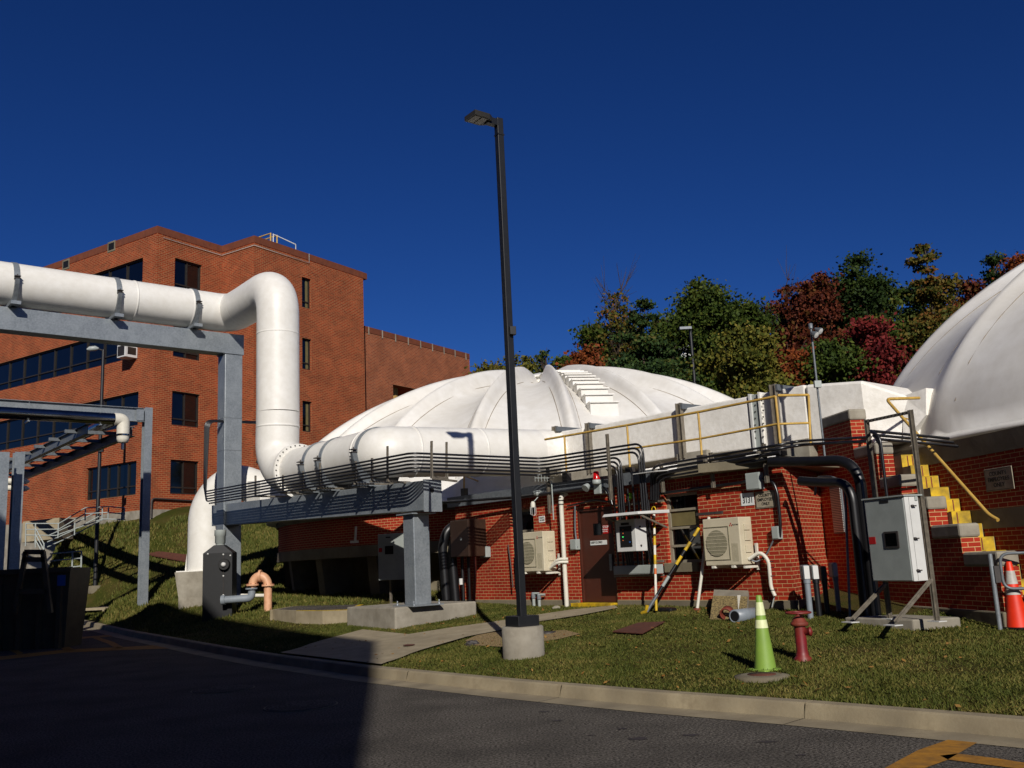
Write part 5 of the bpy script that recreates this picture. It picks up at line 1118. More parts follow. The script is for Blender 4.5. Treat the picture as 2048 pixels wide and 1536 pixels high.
# caged wall light
cl = thing('caged_light', WP(1069,1010,.3), 'industrial caged light hanging from a bracket above the left window', 'light'); c = WP(1076,992,.2)
mb = MB(); mb.lathe(c, [(.05,0),(.1,.03),(.1,.1),(.04,.12)], 14); mb.build('junction_cap', 'boxg', cl)
c = WP(1066,1012,.3); mb = MB(); mb.lathe(c, [(.03,.1),(.05,.06),(.055,0),(.05,-.03)], 12); mb.build('socket', 'white2', cl)
mb = MB(); mb.lathe(c-Z*.17, [(0,-.02),(.045,.02),(.045,.14)], 12); mb.build('globe', 'redlens' if 0 else 'glass', cl)
for t in np.linspace(0, 2*math.pi, 6, endpoint=False): e = np.array([math.cos(t), math.sin(t), 0])*.058; mb = MB(); mb.tube([c+e-Z*.02, c+e-Z*.17, c+e*.4-Z*.21], .005, 5); mb.build('cage_wire', 'boxw', cl)
mb = MB(); mb.tube([WP(1076,994,.2), WP(1068,1003,.3)], .012, 6); mb.build('arm', 'boxg', cl)
# control panel, canopy, wireway, riser conduits
cp = thing('control_panel', WP(1260,1104,.78), 'white control panel with lights and black display under a small canopy', 'control panel')
v_ = .8; ua, ub_ = WU(1233,1080,v_), WU(1272,1080,v_); zt_, zb_ = WZ(1240,1040,v_), WZ(1240,1104,v_)
mb = MB(); mb.wbox(ua, ub_, v_-.3, v_, zb_, zt_); mb.build('case', 'boxw', cp, bevel=.01)
mb = MB(); a_, b_ = WU(1241,1075,v_), WU(1264,1075,v_); mb.wbox(a_, b_, v_+.001, v_+.012, WZ(1245,1094,v_), WZ(1245,1053,v_)); ds = mb.build('display_panel', 'ink', cp)
mb = MB(); mb.wbox(WU(1242,1048,v_), WU(1258,1048,v_), v_+.001, v_+.008, WZ(1245,1050.5,v_), WZ(1245,1046,v_)); mb.build('nameplate', 'ink', cp)
for i, m_ in enumerate(('orange2','orange2','greenled','orange2')): mb = MB(); mb.lathe(WP(1246,1060+i*7,v_+.012), [(.012,0),(.01,.008),(0,.01)], 10, ax=N); mb.build('indicator_light', m_, ds)
mb = MB(); c = WP(1260,1084,v_+.012); mb.obox(c-U*.02-Z*.01, U*.04, N*.002, Z*.02); mb.build('label', 'stickerb', ds)
for py in (1053, 1091): c = P(ub_, v_-.12, WZ(1280,py,v_-.1)); mb = MB(); mb.lathe(c, [(.018,0),(.018,.02),(.0,.022)], 8, ax=U); mb.build('latch', 'iron', cp)
cn = thing('canopy', WP(1245,1027,.7), 'small grey sloped rain hood over the control panel', 'canopy')
v1, v2 = 1.1, .25; z1 = WZ(1207,1029,v1); ca, cb2 = WU(1204,1032,v1), WU(1276,1022,v1)
mb = MB(); mb.add([P(ca,v1,z1-.05), P(cb2,v1,z1-.05), P(cb2,v2,z1-.03), P(ca,v2,z1-.03), P(ca+.03,v1-.02,z1), P(cb2-.03,v1-.02,z1), P(cb2,v2,z1+.03), P(ca,v2,z1+.03)], [(3,2,1,0),(4,5,6,7),(0,1,5,4),(1,2,6,5),(2,3,7,6),(3,0,4,7)]); mb.build('roof_sheet', 'boxw', cn, bevel=.004)
for s_ in (ca+.03, cb2-.05): mb = MB(); mb.bar(P(s_,v2+.05,z1-.3), P(s_,v1-.1,z1-.06), .03); mb.build('bracket', 'strut', cn)
ww = thing('wireway', WP(1270,1140,.25), 'long shallow grey wireway box below the control panel', 'box'); v_ = .34
mb = MB(); mb.wbox(WU(1227,1140,v_), WU(1311,1140,v_), .12, v_, WZ(1260,1149,v_), WZ(1260,1131,v_)); mb.build('trough', 'boxg', ww, bevel=.006)
mb = MB(); mb.wbox(WU(1228,1140,v_), WU(1310,1140,v_), v_, v_+.008, WZ(1260,1147,v_), WZ(1260,1133,v_)); mb.build('cover', 'boxg', ww)
for i in range(16):
    px = 1232+i*4.9; uu = WU(px, 1100, .25); mb = MB(); mb.tube([P(uu,.22+.05*(i%2),WZ(px,1134,.25)), P(uu,.22+.05*(i%2),WZ(px,1134,.25)+ (1.0+.25*((i*7)%4)))], .014+.006*(i%3==0), 8); mb.build('riser_conduit', 'cond', ww)
mb = MB()
for zz in (1008, 1125, 1152): mb.wbox(WU(1228,zz,.1), WU(1330,zz,.1), .08, .12, WZ(1260,zz+2,.1), WZ(1260,zz-2,.1)); 
for py in (1008,1125,1152): mb = MB(); mb.wbox(WU(1228,py,.1), WU(1326,py,.1), .06, .1, WZ(1260,py+2,.1), WZ(1260,py-2,.1)); mb.build('mounting_strut', 'strut', ww)
mb = MB()
for i in range(42):
    c = WP(1261+rng.normal()*3.5, 992+rng.normal()*3.2, .12+rng.random()*.1); t = rng.random()*6.28; e = np.array([math.cos(t)*U[0], math.cos(t)*U[1], math.sin(t)])*.05; f_ = N*.03+np.cross(N, e); mb.quad(c-e, c+f_*.6, c+e, c-f_*.6)
mb.build('creeper_sprig', mat('creeper_leaf', '7aa81c', '5b8a14', 30, .5), label='small bright green creeper sprig on the brick above the canopy', cat='plant')
# leaning poles
def striped(name, a, b, bands, r, lab):
    o = thing(name, a, lab, 'pole'); a, b = np.array(a), np.array(b)
    for f0, f1, m_ in bands: mb = MB(); mb.tube([a+(b-a)*f0, a+(b-a)*f1], r, 10); mb.build('section', m_, o)
    return o
gA = G(1294,1229); tA = WP(1398,1056,.1)
o = striped('striped_pole', gA+Z*.05, tA, [(0,.2,'galvd'),(.2,.3,'black'),(.3,.42,'boxg'),(.42,.5,'black'),(.5,.56,'black'),(.56,.66,'yelb'),(.66,.73,'black'),(.73,.83,'yelb'),(.83,.9,'black'),(.9,1,'yelb')][::1], .03, 'black and yellow striped pole leaning diagonally across the right window')
mb = MB(); mb.tube([gA+Z*.02-U*.12, gA+Z*.06, gA+Z*.16+U*.02], .035, 8); mb.build('foot', 'yelb', o)
gB = G(1313,1228); tB = WP(1308,1028,.14)
o = striped('striped_pole', gB+Z*.05, tB, [(0,.12,'yelb'),(.12,.36,'white2'),(.36,.42,'orange2'),(.42,.46,'white2'),(.46,.56,'yelb'),(.56,.66,'white2'),(.66,.76,'yelb'),(.76,.84,'white2'),(.84,.95,'yelb'),(.95,1,'white2')], .024, 'slender white and yellow pole standing upright against the wall with a hook')
mb = MB(); mb.tube(arc(tB+Z*.08, U*.05, Z*.06, 10, -1.2, 3.6), .01, 6); mb.build('hook', 'yelb', o)
gC = G(1394,1221); tC = WP(1418,1034,.1)
o = striped('white_pole', gC, tC, [(0,1,'white2')], .028, 'mottled white stick leaning on the wall behind the right outdoor unit')
c = WP(1418,1027,.12); mb = MB(); mb.bar(c-U*.28, c+U*.3, .05, .05); mb.build('cross_bar', 'iron', o)
mb = MB(); mb.lathe(gC, [(.07,-.02),(.07,.03),(.0,.05)], 10); mb.build('foot', 'rust', o)
wtube('iron_rod', [(1016,1090,.05),(1021,1125,.1),(1026,1175,.16)], .014, 'iron', 'thin dark rod leaning on brick left of the lamp post', 'rod')
# slab leaning and pipe offcuts
gS = [G(1420,1240), G(1492,1240)]; tS = [WP(1428,1179,.18), WP(1504,1182,.18)]
s0, s1 = np.array(gS[0]), np.array(gS[1]); t0, t1 = tS; t1 = t0+(s1-s0)*1.02+[0,0,-.03]; nn = np.cross(s1-s0, t0-s0); nn /= np.linalg.norm(nn)
if nn@(CC-s0) < 0: nn = -nn
ps = thing('paving_slab', (s0+s1)/2, 'pebble faced concrete slab leaning against the wall under the right outdoor unit', 'slab')
mb = MB(); mb.poly([s0, s1, t1, t0], -nn*.07); mb.build('slab', 'conc', ps)
mb = MB(); mb.poly([s0+nn*.002, s1+nn*.002, s1+(t1-s1)*.76+nn*.002, s0+(t0-s0)*.76+nn*.002], nn*.012); mb.build('pebble_face', 'peb', ps)
mb = MB(); mb.poly([s1*.78+s0*.22+nn*.016+(t1-s1)*.25, s1*.8+s0*.2+nn*.016+(t1-s1)*.8, s1*.7+s0*.3+nn*.016+(t1-s1)*.8], nn*.004); mb.build('mortar_smear', 'white2', ps)
a = G(1470,1246)+Z*.1; b = G(1545,1240)+Z*.09; o = thing('pipe_offcut', a, 'grey pipe offcut lying open end out beside the leaning slab', 'pipe'); d_ = (b-a)/np.linalg.norm(b-a)
d_ = np.array([.72,.69,0.])
mb = MB(); mb.lathe(a, [(.078,.0),(.105,.0),(.105,.72),(.078,.72)], 24, ax=d_); o1 = mb.build('pipe', 'gpipe', o)
mb = MB(); mb.lathe(a, [(.0,.12),(.079,.12),(.079,.001)], 24, ax=d_); mb.build('bore', 'ink', o)
a2 = G(1455,1239)+Z*.1; mb = MB(); mb.lathe(a2, [(.08,-.07),(.105,-.07),(.105,.07),(.08,.07)], 20, ax=(.5,.85,.25)); mb.build('rusty_pipe_ring', 'rust', label='short rusty pipe ring lying against the pebble slab', cat='pipe')
a = G(1330,1224); mb = MB(); mb.obox(a-U*.2+Z*-.02-N*.1, U*.42, N*.2, Z*.1); mb.build('black_sandbag', 'black', label='dark rubber block in the grass below the right window', cat='block', bevel=.04)
# small pipe stubs
for i, (px, yb, ht, lab) in enumerate(((987,1200,.42,'left of two tall grey conduit stubs by the wall'), (999,1200,.42,'right of two tall grey conduit stubs by the wall'), (1011,1198,.32,'shorter conduit stub right of the tall pair'), (1068,1212,.28,'left of the stubby conduits under the left outdoor unit'), (1079,1213,.26,'right of the stubby conduits under the left outdoor unit'))):
    q = G(px, yb); o = thing('conduit_stub', q, lab, 'conduit stub', 'short conduit stubs at the wall foot'); mb = MB(); mb.tube([q-Z*.1, q+Z*ht*.55], .035, 12); mb.build('pipe', 'boxg', o)
    mb = MB(); mb.box(q[0], q[1]+.04, q[2]+ht*.55, .09, .14, ht*.5); mb.build('elbow_body', 'galvd', o, bevel=.02)
    mb = MB(); mb.tube([q+Z*ht*.95, q+Z*ht*.95+U*.14-N*.05], .025, 8); mb.build('nipple', 'boxg', o)
# left end: brown enclosure, its conduits, small box, grey cabinet
o, *_r = ebox('brown_enclosure', 901, 937, 1042, 1115, .1, .62, 'brown', 'dark brown wall enclosure at the left end of the brick building', 'cabinet')
mb = MB(); mb.obox(WP(922,1078,.63)-U*.03-Z*.03, U*.06, N*.004, Z*.06); mb.build('emblem', 'boxg', o)
ebox('socket_box', 959, 972, 1093, 1115, 0, .14, 'boxg', 'little grey box on the brick right of the brown enclosure', 'box')
for i, px in enumerate((925, 938)):
    mb = MB(); q = WP(px,1140,.3); mb.tube([[q[0],q[1],.5],[q[0],q[1],1.75]], .04, 10); mb.build('downpipe', 'black', label=['black pipe under the brown enclosure carrying a white tag','black pipe under the right side of the brown enclosure'][i], cat='pipe')
mb = MB(); q = WP(922,1163,.36); mb.tube([q-Z*.07, q+Z*.07], .046, 10); mb.build('white_tag', 'boxw', label='white tag wrapped round the pipe under the brown enclosure', cat='tag')
wtube('rusty_rod', [(949,1100,.4),(951,1150,.42),(948,1203,.45)], .03, 'rust', 'rusty brown pipe standing below the brown enclosure', 'pipe')
pts = [aty(893,1200,22.6), aty(884,1090,22.6), aty(897,1053,22.6), aty(930,1052,22.9)]
for k_ in range(2): mb = MB(); mb.tube(rounded([np.array(p)+np.array([.22*k_,0,-.12*k_]) for p in pts], .6, 8), .11, 14); mb.build('black_duct', 'black', label=['outer black conduit curving up into the brown enclosure','inner black conduit curving up into the brown enclosure'][k_], cat='conduit')
q = G(911,1204); oc = thing('traffic_cone', q, 'faded orange tube cone in shade under the brown enclosure', 'cone'); mb = MB(); mb.lathe(q, [(.13,-.02),(.12,.0),(.1,.45),(.07,.75),(.05,.78),(0,.78)], 20); mb.build('cone', 'orange2', oc)
mb = MB(); mb.lathe(q, [(.107,.44),(.088,.62)], 20); mb.build('band', 'iron', oc)
kq = aty(781,1158,23.6); gk_ = thing('equipment_cabinet', [kq[0], kq[1], 1.3], 'pale grey enclosure half hidden behind the nearer steel column', 'cabinet'); a, b = aty(757,1161,23.4), aty(812,1157,23.0); zt_ = aty(757,1069,23.4)[2]
ax = (b-a)*[1,1,0]; LL = np.linalg.norm(ax); ax /= LL; nn = np.array([ax[1], -ax[0], 0])
mb = MB(); mb.obox(a, ax*LL, -nn*.3, Z*(zt_-a[2])); mb.build('case', 'boxg', gk_, bevel=.01)
mb = MB(); mb.obox(a+ax*.22+Z*.62+nn*.002, ax*.25, nn*.006, Z*.2); mb.build('window', 'ink', gk_)
mb = MB(); mb.obox(a+ax*.03+Z*.68+nn*.002, ax*.1, nn*.003, Z*.1); mb.build('sticker', 'signr', gk_); mb = MB(); mb.obox(a+ax*.25+Z*(zt_-a[2]-.1)+nn*.002, ax*.14, nn*.003, Z*.03); mb.build('nameplate', 'ink', gk_)
for dx in (.1, LL-.1): mb = MB(); mb.obox(np.array([*(a+ax*dx-nn*.3)[:2], .6]), ax*.05, nn*-.05, Z*(zt_-.6)); mb.build('post', 'strut', gk_)
wb = aty(710,1078,23.9); mb = MB(); mb.obox([wb[0]-.12,wb[1]-.03,aty(710,1086,23.9)[2]], [.2,.03,0], [0,.05,0], [0,0,.06]); mb.tube([[wb[0],wb[1],aty(710,1086,23.9)[2]],[wb[0]+.03,wb[1],aty(711,1053,23.9)[2]]], .03, 8); mb.build('wall_vent_pipe', 'white2', label='small white upright pipe on the brick tank wall left of the column', cat='pipe')
# ================================================================== CONES, HYDRANT, COVERS
def cone(px, py, top, mt, lab, bands, H0=.9, Rb=.16, hal=None):
    q = G(px, py); Hh = float(aty(px-9 if hal is None else px, top, q[1])[2]-q[2]); o = thing('traffic_cone', q, lab, 'cone', 'traffic cones')
    r_ = lambda f_: Rb*(1-f_)+Rb*.24*f_
    mb = MB(); prof = [(r_(f_), f_*Hh) for f_ in (0.03,.25,.5,.75,.985)]+[(r_(1)*.8,Hh),(0,Hh)]; mb.lathe(q, [(Rb*1.0,0)]+prof, 32); mb.build('cone', mt, o)
    mb = MB(); mb.box(q[0], q[1], q[2]-.015, Rb*2.25, Rb*2.25, .035, .5); mb.build('base', mt if mt == 'lime' else 'black', o, bevel=.015)
    for f0, f1, m_ in bands: mb = MB(); mb.lathe(q, [(r_(f0)+.003,f0*Hh),(r_(f1)+.003,f1*Hh)], 32); mb.build('sleeve', m_, o)
    return o
cone(1531, 1340, 1190, 'lime', 'lime green traffic cone with two pale reflective sleeves in the grass', [(.56,.67,'refl'),(.73,.905,'refl')], Rb=.128)
cone(2036, 1256, 1122, 'orange', 'orange and white traffic cone at the right edge by the stairs', [(.5,.6,'reflw'),(.66,.86,'reflw')], Rb=.15, hal=1)
q = G(1606, 1321); hy = thing('hydrant', q, 'dark red standpipe hydrant with a horizontal hand wheel on top', 'hydrant'); Yh = q[1]
zz = lambda py: float(aty(1604,py,Yh)[2]-q[2])
mb = MB(); mb.lathe(q, [(.105,-.03),(.105,.03),(.075,.06),(.072,.1),(.067,.12),(.067,zz(1258)),(.066,zz(1252))], 24); mb.build('barrel', 'red', hy)
mb = MB(); mb.lathe(q, [(.085,zz(1252)),(.105,zz(1250)),(.105,zz(1245)),(.085,zz(1243)),(.075,zz(1238)),(.05,zz(1233)),(.03,zz(1231)),(.018,zz(1229)),(.018,zz(1226))], 24); mb.build('bonnet', 'rust', hy)
wz = zz(1225); rw = 23*Yh/F
mb = MB(); mb.tube([q+[rw*math.cos(t), rw*math.sin(t), wz] for t in np.linspace(0, 2*math.pi, 24, endpoint=False)], .013, 8, closed=True); hw = mb.build('hand_wheel', 'red', hy)
for t in (.3, 1.87, 3.44, 5.0): mb = MB(); mb.tube([q+[0,0,wz-.005], q+[rw*math.cos(t), rw*math.sin(t), wz]], .011, 6); mb.build('spoke', 'red', hw)
mb = MB(); mb.lathe(q+Z*zz(1264), [(.045,.03),(.045,.11),(.055,.11),(.055,.13),(.02,.145)], 14, ax=(.85,-.45,.05)); mb.build('outlet', 'red', hy)
for _i, (_x, _y, _r) in enumerate(((1275,1477,.1),(1380,1470,.08),(1533,1483,.09),(1088,1423,.06),(1115,1441,.06),(1602,1510,.05),(1244,1457,.06),(1182,1470,.04))):
    _q = atz(_x,_y,.004); _mb = MB(); _mb.poly([(_q[0]+_r*(.3+.5*rng.random())*math.cos(t)*1.7, _q[1]+_r*(.3+.5*rng.random())*math.sin(t), .004) for t in np.linspace(0,2*math.pi,11)[:-1]]); _mb.build('road_stain', 'iron', kind='structure')
q = G(1524, 1355); mc = thing('meter_cover', q, 'round rusty meter cover in a worn concrete collar in front of the lime cone', 'cover'); sl_ = np.array([0,0,1.])
mb = MB(); mb.lathe(q+Z*.0, [(.0,-.05),(.3,-.05),(.3,.022),(.2,.036),(.16,.034)], 22); mb.build('collar', 'concdk', mc)
mb = MB(); mb.lathe(q+Z*.04, [(.155,-.03),(.155,.0),(0,.004)], 24); mb.build('lid', 'rustplate', mc)
for (px, py, r_), lab in zip(((602,1411,.42),(446,1378,.42)), ('round iron manhole cover in the shaded road nearer the camera','round iron manhole cover in the shaded road farther left')):
    q = atz(px,py,.008); mb = MB(); mb.lathe([q[0],q[1],.004], [(r_+.02,0),(r_+.02,.004)], 32); o = mb.build('manhole_cover', 'kerbm', label=lab, cat='manhole cover')
    mb = MB(); mb.lathe([q[0],q[1],.009], [(r_,0),(r_,.004)], 32); mb.build('lid', 'asphalt', o)
pt = [G(1225,1268), G(1285,1272), G(1330,1248), G(1278,1250)]; mb = MB(); mb.poly([p_+Z*.03 for p_ in pt], Z*.012); mb.build('steel_plate', 'rustplate', label='flat rusty steel plate lying in the lawn in front of the poles', cat='plate')
q = G(1095,1268); mb = MB(); mb.lathe(q+Z*.02, [(.14,-.02),(.14,.02),(0,.025)], 18); mb.build('valve_cover', 'iron', label='small dark valve cover just right of the lamp base', cat='cover')
q = G(818,1296)+Z*.05; mb = MB(); mb.lathe(q, [(.1,0),(.1,.006)], 16); mb.build('valve_cover', 'rustplate', label='tiny rust coloured cover set in the sidewalk', cat='cover')
def rock(px, py, s_, mt, nm, lab, cat):
    q = G(px, py); mb = MB(); vs = []; n1, n2 = 10, 6
    for i in range(n2+1):
        for k_ in range(n1): t = 2*math.pi*k_/n1; p_ = math.pi*i/n2; r_ = 1+rng.normal()*.12; vs.append(q+np.array([s_*r_*math.sin(p_)*math.cos(t), s_*.7*r_*math.sin(p_)*math.sin(t), s_*.5*r_*math.cos(p_)+s_*.2]))
    mb.add(vs, [(i*n1+k_, i*n1+(k_+1)%n1, (i+1)*n1+(k_+1)%n1, (i+1)*n1+k_) for i in range(n2) for k_ in range(n1)]); mb.build(nm, mt, label=lab, cat=cat)
rock(1112,1218,.09,'conc','stone','pale stone in the grass left of the doorstep','stone'); rock(944,1291,.12,'iron','wood_chunk','dark weathered lump lying in the grass left of the lamp base','debris')
# ================================================================== LEFT FOREGROUND: dumpster, trestle, railings
gd = G(70, 1232); Yd = 24.; dp_ = thing('dumpster', aty(60,1225,Yd), 'dark tan metal dumpster in deep shade at the left edge', 'dumpster')
a, b = aty(-60,1222,Yd), aty(143,1225,Yd); zt_ = aty(60,1139,Yd)[2]; z0 = g1(a[0]+3, Yd)-.1
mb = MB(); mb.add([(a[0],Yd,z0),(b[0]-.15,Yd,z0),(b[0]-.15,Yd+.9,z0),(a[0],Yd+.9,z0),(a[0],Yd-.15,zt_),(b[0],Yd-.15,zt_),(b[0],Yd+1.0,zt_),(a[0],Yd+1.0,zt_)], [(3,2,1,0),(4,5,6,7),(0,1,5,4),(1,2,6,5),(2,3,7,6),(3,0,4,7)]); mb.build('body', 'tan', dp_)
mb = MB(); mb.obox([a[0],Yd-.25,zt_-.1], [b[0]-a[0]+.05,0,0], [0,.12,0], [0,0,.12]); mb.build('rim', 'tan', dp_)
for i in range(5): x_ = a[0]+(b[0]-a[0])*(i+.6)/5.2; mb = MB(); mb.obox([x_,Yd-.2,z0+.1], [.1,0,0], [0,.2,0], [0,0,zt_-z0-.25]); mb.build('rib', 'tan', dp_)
mb = MB(); c = aty(114,1172,Yd-.22); mb.obox(c, [.2,0,0], [0,.01,0], [0,0,.26]); mb.build('sticker', 'stickerb', dp_)
tr = thing('trestle', aty(68,1222,Yd-.6), 'dark A-shaped trestle leg standing in front of the dumpster', 'trestle'); Yq = Yd-.6
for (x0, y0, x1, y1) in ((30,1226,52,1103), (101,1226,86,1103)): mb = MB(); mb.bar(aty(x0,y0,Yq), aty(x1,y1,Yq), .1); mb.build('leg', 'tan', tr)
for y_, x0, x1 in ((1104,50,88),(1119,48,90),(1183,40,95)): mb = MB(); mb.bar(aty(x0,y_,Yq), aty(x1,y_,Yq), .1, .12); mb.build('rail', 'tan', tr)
rn_ = thing('stair_railing', aty(150,1100,40.), 'galvanised pipe railings following the steps up to the office building', 'railing'); Yr = 41.
def rail(pts, r_=.028, nm='rail', Y_=Yr, dY=0): mb = MB(); mb.tube([aty(x, y, Y_+dY) for x, y in pts], r_, 6); mb.build(nm, 'boxg', rn_)
for d_ in (0, 12, 23): rail([(52,1047+d_),(118,1047+d_*.95),(170,1016+d_*.95),(215,1013+d_),(250,1016+d_)] if d_ < 20 else [(52,1070),(112,1071),(205,1038),(250,1039)])
for d_ in (0, 12, 22): rail([(95,1072+d_),(148,1048+d_),(205,1017+d_)], dY=1.2)
for x, y0, y1 in ((52,1047,1092),(71,1046,1088),(117,1047,1076),(150,1046,1070),(171,1018,1041),(205,1015,1041),(217,1015,1037),(249,1017,1040)): rail([(x,y0),(x-1,y1)], .03, 'post')
for d_ in (0, 12, 24): rail([(71,1056+d_),(88,1088+d_)], dY=-2)
for x, y0, y1 in ((71,1048,1095),(88,1086,1128)): rail([(x,y0),(x,y1)], .03, 'post', dY=-2)
Yr2 = 33.
for d_ in (0, 14, 30, 46): rail([(100,1108+d_),(145,1104+d_),(163,1102+d_)], .026, 'rail', Yr2)
for x in (145, 163): rail([(x,1102),(x-1,1152)], .03, 'post', Yr2)
mb = MB()
for i in range(10): q = aty(95+i*12, 1094-i*5.2, 41.5-.0*i); mb.box(q[0], q[1]+.8, g1(q[0],q[1]+.8)-.1, 1.1, 2.2, .25)
mb.build('hillside_steps', 'walk', label='concrete steps climbing the grassy bank to the office building', cat='steps')
mb = MB(); zz6 = aty(60,1052,46.)[2]; q0, q1 = aty(45,1064,46.), aty(118,1056,46.); mb.obox(q0-Z*.5, q1-q0, [0,1.5,0], Z*1.0); mb.build('landing', 'walk', label='low concrete landing wall behind the railings by the office building', cat='wall')
pt = [G(292,1112), G(380,1128), G(392,1116), G(318,1107)]; mb = MB(); mb.poly([p_+Z*.05 for p_ in pt], Z*.06); mb.build('steel_plate', 'rustplate', label='rust red cover plate on the bank left of the tall white intake pipe', cat='plate')
# ================================================================== OFF-FRAME OFFICE BLOCK across the road (casts the big shadow)
FD = np.array([-.54,.8417,0]); FN = np.array([.8417,.54,0]); C_1 = np.array([1.33,-11.85,0])
ob = thing('office_block', C_1, 'plain brick office block across the road behind the viewpoint', 'building')
def blk(s0, s1, h_, nm):
    mb = MB(); L0 = s1-s0; o_ = C_1+FD*s0; ops = [(L0*.06, L0*.94, 3.6*i+1.2, 3.6*i+2.9) for i in range(int((h_-1)//3.6))]
    wall_open(mb, o_, FD, L0, 0, h_-.6, ops, .3, FN); mb.build(nm, 'obrick', ob)
    for a_, b_, c_, d_ in ops: g_ = MB(); g_.obox(o_+FD*a_-FN*.3+Z*c_, FD*(b_-a_), -FN*.02, Z*(d_-c_)); g_.build('window', 'glass', ob)
    mb = MB(); mb.obox(o_-FN*.02+Z*(h_-.6), FD*L0, -FN*14, Z*.6); mb.obox(o_-FN*13, FD*L0, -FN*.9, Z*(h_-.7)); mb.build('roof', 'coping', ob)
    for s_ in (0, L0-.3): mb = MB(); mb.obox(o_+FD*s_-FN*.31+FD*.0, FD*.3, -FN*12.5, Z*(h_-.7)); mb.build('end_wall', 'obrick', ob)
blk(0, 18, 16, 'wall'); blk(18.05, 48, 12.6, 'wall')
# ================================================================== TREES
def leafmat(name, cols):
    mt = bpy.data.materials.new(name); mt.use_nodes = True; t = mt.node_tree; b = t.nodes['Principled BSDF']; L = t.links.new
    b.inputs['Roughness'].default_value = .7; b.inputs['Specular IOR Level'].default_value = .15
    ge = N_(t, 'ShaderNodeNewGeometry'); cr = N_(t, 'ShaderNodeValToRGB'); e = cr.color_ramp.elements
    tc = N_(t, 'ShaderNodeTexCoord'); no = N_(t, 'ShaderNodeTexNoise'); no.inputs['Scale'].default_value = .35; no.inputs['Detail'].default_value = 3; L(tc.outputs['Object'], no.inputs['Vector'])
    ma = N_(t, 'ShaderNodeMath', operation='MULTIPLY_ADD'); L(ge.outputs['Random Per Island'], ma.inputs[0]); ma.inputs[1].default_value = .55
    m2 = N_(t, 'ShaderNodeMapRange'); m2.inputs[1].default_value = .3; m2.inputs[2].default_value = .7; m2.inputs[4].default_value = .45; L(no.outputs[0], m2.inputs[0]); L(m2.outputs[0], ma.inputs[2]); L(ma.outputs[0], cr.inputs[0])
    for i, c in enumerate(cols):
        q = e[i] if i < 2 else e.new(i/(len(cols)-1)); q.position = i/(len(cols)-1); q.color = lin(c)
    L(cr.outputs[0], b.inputs['Base Color']); return mt
LM = {'green': leafmat('leaves_green', ('1c2a0c','2b3a10','3d4a16','57521c')), 'dark': leafmat('leaves_dark_green', ('101c0a','1a2a0e','26350f','3a4416')),
      'pine': leafmat('needles_green', ('16260e','22351a','33451c','5a4a1c')), 'yellow': leafmat('leaves_yellow_green', ('2c3412','444a18','625c20','75602a')),
      'redbrown': leafmat('leaves_red_brown', ('2a1610','451c12','5a2a16','4a4418')), 'orange': leafmat('leaves_orange', ('3a2010','5e2a12','743a18','453c16')),
      'red': leafmat('leaves_crimson', ('35130f','55181a','6e2420','3a3014')), 'mixed': leafmat('leaves_green_and_orange', ('26330f','3d4416','5c4a1a','6e3418'))}
